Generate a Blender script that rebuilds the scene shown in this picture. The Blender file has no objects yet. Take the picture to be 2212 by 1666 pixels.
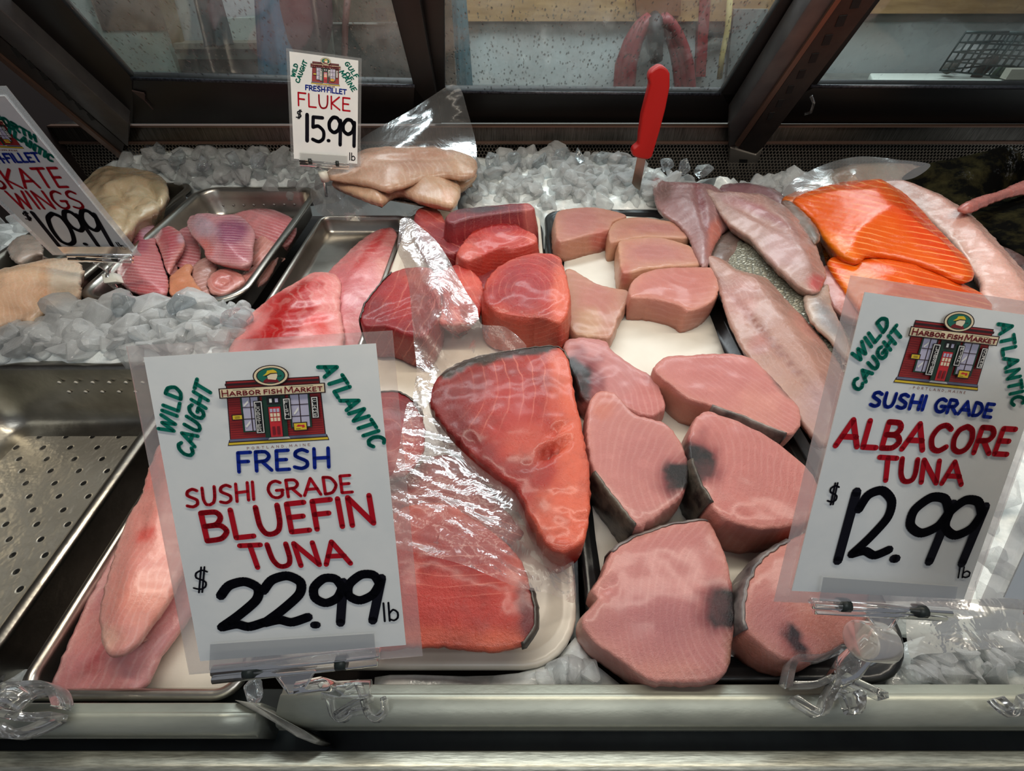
import bpy, bmesh, math, random
import numpy as np
from mathutils import Vector, noise, geometry, Matrix
random.seed(7); rng = np.random.default_rng(7)
sc = bpy.context.scene
# ------------------------------------------------------------ camera, world, lights, exposure
FW, FH, F = 2212, 1666, 945.0
TH = math.radians(46.8); CT, ST = math.cos(TH), math.sin(TH); CZ = 0.45
cam = bpy.data.cameras.new('camera'); cam.sensor_width = 36; cam.lens = F/FW*36; cam.clip_start = .01
co = bpy.data.objects.new('camera', cam); co.location = (0, 0, CZ); co.rotation_euler = (math.pi/2-TH, 0, 0)
sc.collection.objects.link(co); sc.camera = co
w = bpy.data.worlds.new('world'); sc.world = w; w.use_nodes = True
w.node_tree.nodes['Background'].inputs[0].default_value = (.85, .9, 1, 1)
w.node_tree.nodes['Background'].inputs[1].default_value = .12
def area(name, loc, aim, sx, sy, energy, col):
    l = bpy.data.lights.new(name, 'AREA'); l.shape = 'RECTANGLE'; l.size = sx; l.size_y = sy; l.energy = energy; l.color = col
    o = bpy.data.objects.new(name, l); o.location = loc
    o.rotation_euler = (Vector(aim)-Vector(loc)).to_track_quat('-Z', 'Y').to_euler(); sc.collection.objects.link(o)
    return o
area('case_strip_light', (.25, .46, .90), (.25, .50, 0), 1.7, .06, 8.4, (1, .915, .77))
area('shop_ceiling_light', (.3, -.7, 1.9), (0, .5, 0), 1.6, .6, 7, (.93, .97, 1))
area('back_room_light', (.3, 1.75, 1.25), (.2, 2.1, 0), 2.6, .35, 40, (.9, .97, 1))
sc.view_settings.view_transform = 'Standard'; sc.view_settings.look = 'None'
sc.view_settings.exposure = .25; sc.view_settings.gamma = 1; sc.view_settings.use_curve_mapping = False
try:
    sc.cycles.max_bounces = 8; sc.cycles.transparent_max_bounces = 14; sc.cycles.caustics_reflective = False
    sc.cycles.caustics_refractive = False; sc.cycles.diffuse_bounces = 3; sc.cycles.glossy_bounces = 3; sc.cycles.transmission_bounces = 6
    sc.cycles.sample_clamp_indirect = 4
except Exception: pass
# ------------------------------------------------------------ view geometry: a photo point -> a point on a real plane
def ray(px, py):
    u = (px-1106)/F; v = (py-833)/F
    return np.array([u, CT-v*ST, -(ST+v*CT)])
C0 = np.array([0, 0, CZ])
def P(px, py, z=0.):
    d = ray(px, py); return C0+d*((z-CZ)/d[2])
def PY(px, py, y):
    d = ray(px, py); return C0+d*(y/d[1])
def PN(px, py, p0, n):
    d = ray(px, py); return C0+d*(np.dot(np.array(p0)-C0, n)/np.dot(d, n))
def proj(V):
    V = np.atleast_2d(V)-C0
    zc = V[:, 1]*CT-V[:, 2]*ST; yc = -V[:, 1]*ST-V[:, 2]*CT
    return np.stack([1106+F*V[:, 0]/zc, 833+F*yc/zc], 1)
# ------------------------------------------------------------ object helpers
WL = {}
def tag(o, label=None, cat=None, group=None, kind=None):
    if label: o['label'] = label
    if cat: o['category'] = cat
    if group: o['group'] = group
    if kind: o['kind'] = kind
    return o
def empty(name, loc, label, cat, group=None):
    o = bpy.data.objects.new(name, None); o.empty_display_size = .02; o.location = loc; sc.collection.objects.link(o)
    WL[o.name] = np.array(loc, float); return tag(o, label, cat, group)
def mk(name, V, Fc, mat, parent=None, smooth=True, attrs=None, mi=None):
    V = np.asarray(V, float).reshape(-1, 3)
    if parent is not None: base = WL[parent.name]
    else: base = np.array([V[:, 0].mean(), V[:, 1].mean(), V[:, 2].min()])
    me = bpy.data.meshes.new(name); me.from_pydata((V-base).tolist(), [], [list(map(int, f)) for f in Fc])
    mats = mat if isinstance(mat, list) else [mat]
    for m in mats: me.materials.append(m)
    if smooth: me.polygons.foreach_set('use_smooth', [True]*len(me.polygons))
    if mi is not None: me.polygons.foreach_set('material_index', list(map(int, mi)))
    for k, a in (attrs or {}).items():
        a = np.asarray(a, float)
        if a.ndim == 2:
            at = me.attributes.new(k, 'FLOAT_COLOR', 'POINT'); at.data.foreach_set('color', np.hstack([a, np.ones((len(a), 1))]).ravel())
        else:
            at = me.attributes.new(k, 'FLOAT', 'POINT'); at.data.foreach_set('value', a)
    me.update()
    o = bpy.data.objects.new(name, me); sc.collection.objects.link(o)
    if parent is not None: o.parent = parent
    else: o.location = base
    WL[o.name] = base
    return o
class MB:
    def __init__(s): s.V = []; s.F = []
    def add(s, V, Fc):
        n = len(s.V); s.V += [tuple(v) for v in V]; s.F += [tuple(i+n for i in f) for f in Fc]
    def box(s, a, b):
        x0, y0, z0 = a; x1, y1, z1 = b
        s.add([(x0,y0,z0),(x1,y0,z0),(x1,y1,z0),(x0,y1,z0),(x0,y0,z1),(x1,y0,z1),(x1,y1,z1),(x0,y1,z1)],
              [(3,2,1,0),(4,5,6,7),(0,1,5,4),(1,2,6,5),(2,3,7,6),(3,0,4,7)])
    def prism(s, poly, vec):           # polygon (3d pts) extruded by vec
        n = len(poly); vec = np.array(vec)
        s.add([tuple(p) for p in poly]+[tuple(np.array(p)+vec) for p in poly],
              [tuple(range(n)), tuple(range(2*n-1, n-1, -1))]+[((i+1) % n, i, n+i, n+(i+1) % n) for i in range(n)])
    def tube(s, pts, r, n=10):
        pts = [np.array(p, float) for p in pts]; m = len(pts); rr = r if hasattr(r, '__len__') else [r]*m
        V = []; ref = None
        for i, p in enumerate(pts):
            t = pts[min(i+1, m-1)]-pts[max(i-1, 0)]; t = t/(np.linalg.norm(t)+1e-12)
            if ref is None: ref = np.array([0, 0, 1.]) if abs(t[2]) < .9 else np.array([1., 0, 0])
            b = np.cross(t, ref); b /= np.linalg.norm(b)+1e-12; c = np.cross(b, t); ref = c
            for k in range(n):
                a = 2*math.pi*k/n; V.append(p+rr[i]*(math.cos(a)*b+math.sin(a)*c))
        Fc = [(i*n+k, i*n+(k+1) % n, (i+1)*n+(k+1) % n, (i+1)*n+k) for i in range(m-1) for k in range(n)]
        Fc += [tuple(range(n-1, -1, -1)), tuple((m-1)*n+k for k in range(n))]
        s.add(V, Fc)
    def build(s, name, mat, parent=None, smooth=False): return mk(name, s.V, s.F, mat, parent, smooth)
def bevel(o, wd, seg=2):
    m = o.modifiers.new('bevel', 'BEVEL'); m.width = wd; m.segments = seg; m.limit_method = 'ANGLE'; m.angle_limit = .6
    for p in o.data.polygons: p.use_smooth = True
    return o
def catmull(pts, step, closed=True):
    pts = np.asarray(pts, float); n = len(pts); out = []
    for i in range(n if closed else n-1):
        if closed: a, b, c, d = pts[(i-1) % n], pts[i], pts[(i+1) % n], pts[(i+2) % n]
        else: a, b, c, d = pts[max(i-1, 0)], pts[i], pts[i+1], pts[min(i+2, n-1)]
        L = np.linalg.norm((c-b)[:2]); k = max(1, int(round(L/step)))
        for j in range(k):
            t = j/k; tn = .42
            m1 = tn*(c-a); m2 = tn*(d-b)
            l1 = np.linalg.norm(m1)+1e-12; l2 = np.linalg.norm(m2)+1e-12; Lm = np.linalg.norm(c-b)*1.1
            m1 *= min(1, Lm/l1); m2 *= min(1, Lm/l2)
            out.append((2*t**3-3*t*t+1)*b+(t**3-2*t*t+t)*m1+(-2*t**3+3*t*t)*c+(t**3-t*t)*m2)
    if not closed: out.append(pts[-1])
    return np.array(out)
def segdist(Q, A):
    B = np.roll(A, -1, 0); d = B-A; L = (d*d).sum(1)+1e-15
    out = np.empty(len(Q))
    for s in range(0, len(Q), 2000):
        q = Q[s:s+2000, None, :]; t = np.clip(((q-A)*d).sum(2)/L, 0, 1)
        out[s:s+2000] = np.sqrt((((A+t[..., None]*d)-q)**2).sum(2).min(1))
    return out
def inside(Q, A):
    B = np.roll(A, -1, 0); r = np.zeros(len(Q), bool)
    for (x1, y1), (x2, y2) in zip(A, B):
        if y1 == y2: continue
        r ^= ((y1 > Q[:, 1]) != (y2 > Q[:, 1])) & (Q[:, 0] < (x2-x1)*(Q[:, 1]-y1)/(y2-y1)+x1)
    return r
def tps(Cp, val, Q):
    n = len(Cp)
    def U(r2): return np.where(r2 > 1e-14, r2*np.log(r2+1e-14), 0)
    K = U(((Cp[:, None]-Cp[None])**2).sum(2))+np.eye(n)*1e-5; Pm = np.hstack([np.ones((n, 1)), Cp])
    A = np.zeros((n+3, n+3)); A[:n, :n] = K; A[:n, n:] = Pm; A[n:, :n] = Pm.T
    s = np.linalg.solve(A, np.concatenate([val, np.zeros(3)]))
    return U(((Q[:, None]-Cp[None])**2).sum(2))@s[:n]+np.hstack([np.ones((len(Q), 1)), Q])@s[n:]
def fnoise(V, sc_, off=0.): return np.array([noise.noise((x*sc_+off, y*sc_-off, z*sc_+off*.37)) for x, y, z in V])
def lin(c):
    c = np.asarray(c, float)/255; return np.where(c <= .04045, c/12.92, ((c+.055)/1.055)**2.4)
def trimesh(O, sub, bev):
    """O: closed 2-d outline -> points, triangles; first len(O) points are the outline."""
    n = len(O); T = np.roll(O, -1, 0)-np.roll(O, 1, 0); area2 = (O[:, 0]*np.roll(O[:, 1], -1)-np.roll(O[:, 0], -1)*O[:, 1]).sum()
    N = np.stack([-T[:, 1], T[:, 0]], 1); N /= np.linalg.norm(N, axis=1)[:, None]+1e-12
    if area2 < 0: N = -N
    pts = [O]
    for f in (.3, 1.):
        if bev > 0:
            R = O+N*bev*f; R = R[inside(R, O)]; R = R[segdist(R, O) > bev*f*.93] if len(R) else R
            if len(R): pts.append(R)
    lo, hi = O.min(0), O.max(0); g = []
    ys = np.arange(lo[1], hi[1], sub*.87)
    for k, y in enumerate(ys):
        xs = np.arange(lo[0]+(k % 2)*sub/2, hi[0], sub); g.append(np.stack([xs, np.full(len(xs), y)], 1))
    G = np.vstack(g); G = G+rng.normal(0, sub*.06, G.shape); G = G[inside(G, O)]
    if len(G): G = G[segdist(G, O) > max(bev*1.0+sub*.45, sub*.5)]
    if len(G): pts.append(G)
    A = np.vstack(pts)
    vs, es, fs, ov, oe, of = geometry.delaunay_2d_cdt([Vector(p) for p in A], [(i, (i+1) % n) for i in range(n)], [], 1, 1e-7)
    V = np.array([tuple(v) for v in vs])
    idx = -np.ones(n, int)
    for k, orig in enumerate(ov):
        for q in orig:
            if q < n: idx[q] = k
    return V, [tuple(f) for f in fs], idx, N
def piece(kind, label, cat, pts, mat, z=.03, th=.03, dome=0., dw=.03, bev=.004, rag=.0008, nz=(.0015, 40), base=(200, 120, 115),
          blobs=(), ring=None, rmask=None, group=None, sub=.006, ctl=(), skin=(), flare=0., parent=None, bulge=.002, edge=None, fold=(), side=None):
    """A cut of fish: photo outline laid on its own height, a domed mesh top, a rounded rim, solid sides and a closed underside."""
    if dome >= .006 and flare == 0: flare = -.7*th
    W3 = []
    for p in pts:
        dz = p[2] if len(p) > 2 else 0.
        W3.append(P(p[0], p[1], z+dz))
    W3 = np.array(W3)
    O3 = catmull(W3, max(sub*.7, .003)); O = O3[:, :2].copy()
    if rag:
        s = random.random()*100
        O += np.array([[noise.noise((x*170+s, y*170, 0))+.6*noise.noise((x*60+s, y*60, 3)), noise.noise((x*170, y*170+s, 5))+.6*noise.noise((x*60, y*60+s, 8))] for x, y in O])*rag*1.6
    V2, Tr, idx, N = trimesh(O, sub, bev)
    n = len(O); d = segdist(V2, O)
    Cp = list(W3[:, :2]); cv = list(W3[:, 2])
    for (px, py, dz) in ctl:
        q = P(px, py, z+dz); Cp.append(q[:2]); cv.append(q[2])
    Cp = np.array(Cp); cv = np.array(cv)
    Z = tps(Cp, cv, V2) if (np.ptp(cv) > 1e-6) else np.full(len(V2), cv[0])
    Zo = Z.copy()
    if dome: Z = Z+dome*(1-np.exp(-(d/dw)**1.5))
    if bev > 0:
        q = np.clip(d/bev, 0, 1); Z = Z-bev*(1-np.sqrt(np.clip(1-(1-q)**2, 0, 1)))
    off = random.random()*50
    V3 = np.column_stack([V2, Z])
    if nz[0]:
        q = np.clip(d/(bev+.004), 0, 1)
        V3[:, 2] += nz[0]*q*(fnoise(V3, nz[1], off)+.5*fnoise(V3, nz[1]*2.7, off+9))
    for (ax, ay, bx, by, wpx, dep) in fold:     # creases: a groove along a photo line
        pp = proj(V3); A = np.array([ax, ay]); B = np.array([bx, by]); t = np.clip(((pp-A)@(B-A))/((B-A)@(B-A)), 0, 1)
        dd = np.linalg.norm(pp-(A+t[:, None]*(B-A)), axis=1)
        V3[:, 2] -= dep*np.exp(-(dd/wpx)**2)*np.sin(np.clip(t, .02, .98)*math.pi)**.5
    nv = len(V3); VV = [V3]; Fc = list(Tr)
    rim = V3[idx]; rimz = Zo[idx]-(bev if bev > 0 else 0); bot = rimz-th+ (bev if bev > 0 else 0)
    fr = (.18, .45, .75, 1.); prev = idx; Nout = -N
    rimloops = [rim]
    for k, f in enumerate(fr):
        R = rim.copy(); R[:, 2] = rimz+(bot-rimz)*f
        R[:, :2] += Nout*(bulge*math.sin(math.pi*f)+flare*f)[..., None] if hasattr(flare, '__len__') else Nout*(bulge*math.sin(math.pi*f)+flare*f)
        if nz[0]: R[:, :2] += Nout*(fnoise(R, 70, off)*nz[0]*.8)[:, None]*(1-f*.5)
        cur = np.arange(nv+k*n, nv+(k+1)*n); VV.append(R); rimloops.append(R)
        Fc += [(prev[i], cur[i], cur[(i+1) % n], prev[(i+1) % n]) for i in range(n)]
        prev = cur
    Fc.append(tuple(prev))
    A = np.vstack(VV)
    # orientation
    if (O[:, 0]*np.roll(O[:, 1], -1)-np.roll(O[:, 0], -1)*O[:, 1]).sum() > 0:
        Fc = list(Tr)+[tuple(reversed(f)) if len(f) > 4 or True else f for f in Fc[len(Tr):]]
        Fc[-1] = tuple(reversed(Fc[-1])) if False else Fc[-1]
    pp = proj(A)
    def lin(c, L=globals()['lin']):
        v = L(c); g = v@np.array([.3, .6, .1]); return np.clip(g+(v-g)*(1.0 if mat is M.get('alba') else 1.15), .003, 1)*.80
    col = np.tile(lin(base), (len(A), 1))
    if side is not None: col[nv:] = lin(side)
    if edge is not None:
        q = np.exp(-(np.concatenate([d, np.zeros(len(A)-nv)])/edge[0])**1.3)[:, None]*edge[2]; col = col*(1-q)+lin(edge[1])*q
    for b in sorted(blobs, key=lambda b: b[4] >= .95):
        if b[3] == (130, 28, 38): b = (b[0], b[1], b[2]+12, (118, 16, 30), .9, b[5]+12)+tuple(b[6:])
        cx, cy, r, c, s = b[:5]; ry = b[5] if len(b) > 5 else r; rot = math.radians(b[6]) if len(b) > 6 else 0
        dx, dy = pp[:, 0]-cx, pp[:, 1]-cy
        u = (dx*math.cos(rot)+dy*math.sin(rot))/r; v = (-dx*math.sin(rot)+dy*math.cos(rot))/ry
        wob = 1+.35*np.array([noise.noise((x*.035, y*.035, off)) for x, y in pp])
        q = np.clip((3.2 if s >= .95 else 1.3)*(1.22-np.sqrt(u*u+v*v)*wob), 0, 1); q = (s*q*q*(3-2*q))[:, None]; col = col*(1-q)+lin(c)*q
    rg = np.zeros(len(A))
    if ring is not None:
        if ring[0] == 'c':
            _, cx, cy, sp, asp, rot = ring; r_ = math.radians(rot); dx, dy = pp[:, 0]-cx, pp[:, 1]-cy
            rg = np.sqrt((dx*math.cos(r_)+dy*math.sin(r_))**2+(asp*(-dx*math.sin(r_)+dy*math.cos(r_)))**2)/sp
        elif ring[0] == 'l':
            _, ang, sp, bend, cx, cy = ring; r_ = math.radians(ang); dx, dy = pp[:, 0]-cx, pp[:, 1]-cy
            u = dx*math.cos(r_)+dy*math.sin(r_); v = -dx*math.sin(r_)+dy*math.cos(r_)
            rg = (v+bend*np.abs(u)**1.5*.05)/sp
    rm = np.ones(len(A))
    if rmask is not None:
        rm = np.zeros(len(A))
        for (cx, cy, rx, ry, rot) in rmask:
            r_ = math.radians(rot); dx, dy = pp[:, 0]-cx, pp[:, 1]-cy
            rm = np.maximum(rm, np.clip(1.6*(1.15-np.hypot((dx*math.cos(r_)+dy*math.sin(r_))/rx, (-dx*math.sin(r_)+dy*math.cos(r_))/ry)), 0, 1))
    o = mk(kind, A, Fc, mat, parent, True, {'col': col, 'ring': rg, 'rmask': rm})
    bm = bmesh.new(); bm.from_mesh(o.data); bmesh.ops.recalc_face_normals(bm, faces=bm.faces); bm.to_mesh(o.data); bm.free()
    if label: tag(o, label, cat, group)
    # skin: a strip hugging the side wall between two outline points
    cum = None
    for (i0, i1, smat, lab, topw) in skin:
        P0 = P(*pts[i0][:2], z+(pts[i0][2] if len(pts[i0]) > 2 else 0)); P1 = P(*pts[i1][:2], z+(pts[i1][2] if len(pts[i1]) > 2 else 0))
        a = int(np.argmin(((O3-P0)**2).sum(1))); b = int(np.argmin(((O3-P1)**2).sum(1)))
        ids = [(a+k) % n for k in range(((b-a) % n)+1)]
        L = [rimloops[0][ids]+np.column_stack([N[ids]*topw, np.full(len(ids), bev*min(1, topw/bev+.35)+.001 if topw < .006 else bev+.0009)])]
        if topw > .0025: L.append(rimloops[0][ids]+np.column_stack([N[ids]*topw*.4, np.full(len(ids), bev*.95+.0007)]))
        L += [rl[ids]+np.column_stack([Nout[ids]*.0012, np.zeros(len(ids))]) for rl in rimloops]
        m = len(ids); SV = np.vstack(L); SF = [(r*m+k, (r+1)*m+k, (r+1)*m+k+1, r*m+k+1) for r in range(len(L)-1) for k in range(m-1)]
        so = mk('skin', SV, SF, smat, o, True); md = so.modifiers.new('thickness', 'SOLIDIFY'); md.thickness = .0012; md.offset = 0
        if lab: so['label'] = lab
    return o
# ------------------------------------------------------------ materials
def newmat(name):
    m = bpy.data.materials.new(name); m.use_nodes = True; nt = m.node_tree; return m, nt, nt.nodes['Principled BSDF']
def N_(nt, t, **kw):
    n = nt.nodes.new(t)
    for k, v in kw.items(): setattr(n, k, v)
    return n
def setin(n, **kw):
    for k, v in kw.items(): n.inputs[k].default_value = v
def math_(nt, op, a, b=None):
    n = N_(nt, 'ShaderNodeMath', operation=op)
    for i, q in enumerate((a, b)):
        if q is None: continue
        if isinstance(q, (int, float)): n.inputs[i].default_value = q
        else: nt.links.new(q, n.inputs[i])
    return n.outputs[0]
def ramp(nt, fac, lo, hi):
    n = N_(nt, 'ShaderNodeMapRange'); nt.links.new(fac, n.inputs[0]); n.inputs[1].default_value = lo; n.inputs[2].default_value = hi; return n.outputs[0]
def mixc(nt, fac, a, b, bt='MIX'):
    n = N_(nt, 'ShaderNodeMix', data_type='RGBA', blend_type=bt)
    for sck, q in ((n.inputs[0], fac), (n.inputs[6], a), (n.inputs[7], b)):
        if isinstance(q, (int, float)): sck.default_value = q
        elif isinstance(q, (tuple, list, np.ndarray)): sck.default_value = (*q[:3], 1)
        else: nt.links.new(q, sck)
    return n.outputs[2]
def noise_(nt, co, scale, detail=4, rough=.6, dist=0.):
    n = N_(nt, 'ShaderNodeTexNoise'); setin(n, Scale=scale, Detail=detail, Roughness=rough, Distortion=dist)
    if co is not None: nt.links.new(co, n.inputs['Vector'])
    return n.outputs[0]
def bump_(nt, h, st, dist, bs, prev=None):
    n = N_(nt, 'ShaderNodeBump'); n.inputs['Strength'].default_value = st; n.inputs['Distance'].default_value = dist; nt.links.new(h, n.inputs['Height'])
    if prev is not None: nt.links.new(prev, n.inputs['Normal'])
    if bs is not None: nt.links.new(n.outputs[0], bs.inputs['Normal'])
    return n.outputs[0]
def tex(nt, kind='Object'): return N_(nt, 'ShaderNodeTexCoord').outputs[kind]
def flat(name, c, rough=.5, metal=0., spec=.5, srgb=True):
    m, nt, b = newmat(name); b.inputs['Base Color'].default_value = (*(lin(c) if srgb else c), 1)
    setin(b, Roughness=rough, Metallic=metal); b.inputs['Specular IOR Level'].default_value = spec
    return m
def mottled(name, c, c2, scale=30, rough=.5, metal=0., bst=.1, bsc=120, stretch=None):
    m, nt, b = newmat(name); co = tex(nt)
    if stretch:
        mp = N_(nt, 'ShaderNodeMapping'); mp.inputs['Scale'].default_value = stretch; nt.links.new(co, mp.inputs[0]); co = mp.outputs[0]
    f = noise_(nt, co, scale); nt.links.new(mixc(nt, ramp(nt, f, .35, .65), lin(c), lin(c2)), b.inputs['Base Color'])
    setin(b, Roughness=rough, Metallic=metal); bump_(nt, noise_(nt, co, bsc), bst, .002, b); 
    return m
def flesh(name, line=(255, 235, 225), lstr=.5, lw=.75, rough=.33, sss=.25, fine=260, fst=.22, mott=.25, spec=.5, dist=.5, dark=None, frost=.3, coat=.25):
    m, nt, b = newmat(name); co = tex(nt)
    a = N_(nt, 'ShaderNodeAttribute', attribute_name='col'); r = N_(nt, 'ShaderNodeAttribute', attribute_name='ring')
    nz = noise_(nt, co, 22, 4, .6); nz2 = noise_(nt, co, 9, 3); nz3 = noise_(nt, co, 11, 2, .5)
    rr = math_(nt, 'ADD', r.outputs['Fac'], math_(nt, 'ADD', math_(nt, 'MULTIPLY', nz, dist), math_(nt, 'MULTIPLY', nz3, dist*2.5)))
    s = math_(nt, 'SINE', math_(nt, 'MULTIPLY', rr, 6.2832))
    lf = math_(nt, 'MULTIPLY', ramp(nt, s, lw, 1.), math_(nt, 'MULTIPLY', ramp(nt, nz2, .36, .66), math_(nt, 'MULTIPLY', N_(nt, 'ShaderNodeAttribute', attribute_name='rmask').outputs['Fac'], lstr)))
    cc = mixc(nt, math_(nt, 'MULTIPLY', ramp(nt, nz, .45, .75), mott), a.outputs['Color'], (.12, .02, .02) if dark is None else dark)
    cc = mixc(nt, math_(nt, 'MULTIPLY', ramp(nt, noise_(nt, co, 60, 5, .7), .52, .72), mott*frost), cc, (.97, .95, .92), 'SOFT_LIGHT')
    bw = N_(nt, 'ShaderNodeRGBToBW'); nt.links.new(a.outputs['Color'], bw.inputs[0])
    cc = mixc(nt, math_(nt, 'MULTIPLY', lf, ramp(nt, bw.outputs[0], .02, .07)), cc, lin(line))
    nt.links.new(cc, b.inputs['Base Color'])
    setin(b, Roughness=rough); b.inputs['Specular IOR Level'].default_value = spec
    b.inputs['Subsurface Weight'].default_value = sss; b.inputs['Subsurface Radius'].default_value = (1, .35, .25); b.inputs['Subsurface Scale'].default_value = .005; b.inputs['Coat Weight'].default_value = coat; b.inputs['Coat Roughness'].default_value = .18
    n1 = bump_(nt, noise_(nt, co, fine, 4, .8), fst, .0025, None); n2 = bump_(nt, s, .12*lstr, .001, None, n1)
    bump_(nt, noise_(nt, co, 45, 3), .3, .004, b, n2)
    nt.links.new(math_(nt, 'ADD', math_(nt, 'MULTIPLY', noise_(nt, co, 80, 3), .3), rough-.13), b.inputs['Roughness'])
    return m
M = {}
M['tuna'] = flesh('tuna_flesh', (236, 150, 130), .55, .9, .28, .08, mott=.5, dist=.5, frost=.25, fst=.6, fine=320)
M['alba'] = flesh('albacore_flesh', (240, 200, 190), .14, .2, .34, .14, mott=.3, fine=420, fst=.6, dist=.9, dark=(.42, .13, .13), frost=.8)
M['white'] = flesh('pale_fillet_flesh', (245, 215, 205), .16, .4, .25, .3, mott=.2, dist=2.2, frost=.8, dark=(.5, .2, .18))
M['bass'] = flesh('bass_flesh', (225, 190, 185), .16, .5, .22, .2, mott=.35, dist=2., frost=.5, dark=(.2, .1, .09), fst=.3)
M['salmon'] = flesh('salmon_flesh', (255, 186, 116), .7, .72, .25, .12, mott=.12, dist=.4, dark=(.5, .09, .01), fine=150, fst=.2, coat=.08)
M['catfish'] = flesh('catfish_flesh', (240, 200, 200), .42, .3, .25, .25, mott=.2, dist=.5, dark=(.3, .08, .1))
M['skate'] = flesh('skate_flesh', (250, 235, 215), .15, .4, .24, .3, mott=.2, dist=1.8, frost=.5, dark=(.55, .3, .18))
M['skin_dark'] = mottled('dark_tuna_skin', (40, 34, 32), (96, 88, 78), 60, .35, bst=.3)
M['skin_grey'] = mottled('grey_albacore_skin', (74, 66, 66), (140, 130, 126), 40, .3, bst=.15)
M['steel'] = mottled('stainless_steel', (176, 170, 160), (196, 190, 180), 12, .3, 1., .12, 60)
M['steel_ripple'] = mottled('rippled_steel', (150, 146, 136), (190, 186, 176), 10, .3, 1., .5, 26)
M['steel_dark'] = mottled('dark_case_metal', (52, 45, 42), (70, 62, 58), 12, .42, .7, .1, 80)
M['brushed'] = mottled('brushed_aluminium', (150, 150, 138), (196, 196, 182), 60, .38, .85, .12, 90, (1, 12, 12))
M['sill'] = mottled('sill_metal', (70, 66, 62), (110, 106, 100), 30, .3, .9, .1, 60, (30, 1, 1))
M['black'] = flat('black_door_frame', (12, 10, 10), .45)
M['black_tray'] = mottled('black_tray_plastic', (18, 19, 20), (28, 29, 30), 20, .28, bst=.08)
M['white_tray'] = mottled('white_tray_plastic', (208, 198, 182), (220, 211, 196), 14, .3, bst=.06)
M['liner'] = mottled('white_paper_liner', (204, 200, 189), (216, 212, 201), 8, .6, bst=.5, bsc=14)
M['rail'] = mottled('worn_rail_metal', (150, 152, 140), (178, 180, 166), 9, .4, .6, .06, 120, (1, 3, 3))
M['channel'] = mottled('dark_channel', (28, 32, 34), (48, 54, 54), 14, .3, .3, .1, 30)
M['red_plastic'] = flat('red_handle_plastic', (168, 16, 12), .42)
M['blade'] = flat('knife_steel', (170, 168, 160), .22, 1.)
M['brown_edge'] = flat('bronze_edge', (112, 88, 76), .4, .6)
M['post'] = mottled('grey_post_metal', (74, 73, 74), (88, 87, 86), 20, .45, .4, .1)
M['slot'] = flat('dark_slot', (6, 6, 6), .8)
M['knob'] = flat('white_knob_plastic', (222, 219, 206), .35)
M['band'] = flat('dark_spring_band', (28, 36, 34), .4)
def clear_mat(name, tint=(1, 1, 1), edge=.55, haze=.1, rough=.06, bst=0., bsc=60, milk=(.9, .9, .88), facing=.3):
    m, nt, b = newmat(name); out = nt.nodes['Material Output']; nt.nodes.remove(b); co = tex(nt)
    lw = N_(nt, 'ShaderNodeLayerWeight'); lw.inputs['Blend'].default_value = .35
    tr = N_(nt, 'ShaderNodeBsdfTransparent'); tr.inputs[0].default_value = (*tint, 1)
    gl = N_(nt, 'ShaderNodeBsdfGlossy'); gl.inputs['Roughness'].default_value = rough; gl.inputs[0].default_value = (1, 1, 1, 1)
    df = N_(nt, 'ShaderNodeBsdfDiffuse'); df.inputs[0].default_value = (*milk, 1); tl = N_(nt, 'ShaderNodeBsdfTranslucent'); tl.inputs[0].default_value = (*milk, 1)
    hz = N_(nt, 'ShaderNodeMixShader'); hz.inputs[0].default_value = .5; nt.links.new(df.outputs[0], hz.inputs[1]); nt.links.new(tl.outputs[0], hz.inputs[2])
    if bst:
        nb = bump_(nt, noise_(nt, co, bsc, 4, .6, .6), bst, .01, None)
        for q in (lw, gl): nt.links.new(nb, q.inputs['Normal'])
    m1 = N_(nt, 'ShaderNodeMixShader'); nt.links.new(math_(nt, 'ADD', math_(nt, 'MULTIPLY', lw.outputs['Facing'], facing), haze), m1.inputs[0])
    nt.links.new(tr.outputs[0], m1.inputs[1]); nt.links.new(hz.outputs[0], m1.inputs[2])
    m2 = N_(nt, 'ShaderNodeMixShader'); nt.links.new(math_(nt, 'MULTIPLY', lw.outputs['Fresnel'], edge), m2.inputs[0])
    nt.links.new(m1.outputs[0], m2.inputs[1]); nt.links.new(gl.outputs[0], m2.inputs[2]); nt.links.new(m2.outputs[0], out.inputs[0])
    return m
M['acrylic'] = clear_mat('clear_acrylic', (.98, .98, .97), .55, .035, .06, facing=.16)
M['sleeve'] = clear_mat('clear_plastic_sleeve', (.97, .96, .96), .4, .14, .12, facing=.2)
M['film'] = clear_mat('thin_plastic_film', (.98, .97, .96), .34, .16, .2, .5, 26, (.92, .84, .82), .24)
M['acrylic_thick'] = clear_mat('thick_clear_acrylic', (.97, .97, .96), .95, .06, .05, facing=.42)
M['film_grey'] = clear_mat('grey_plastic_film', (.96, .96, .97), .34, .09, .2, .3, 16, facing=.2)
M['ice'] = clear_mat('clear_ice', (.98, 1, 1), .6, .34, .07, .6, 70, (1, 1, 1), .28)
M['ice_clear'] = clear_mat('clear_ice_lump', (.93, .96, .97), .7, .08, .04, .4, 30, (.9, .94, .96), .4)
M['ice_bed'] = mottled('packed_ice', (204, 212, 212), (242, 246, 244), 40, .15, bst=.7, bsc=70)
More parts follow.
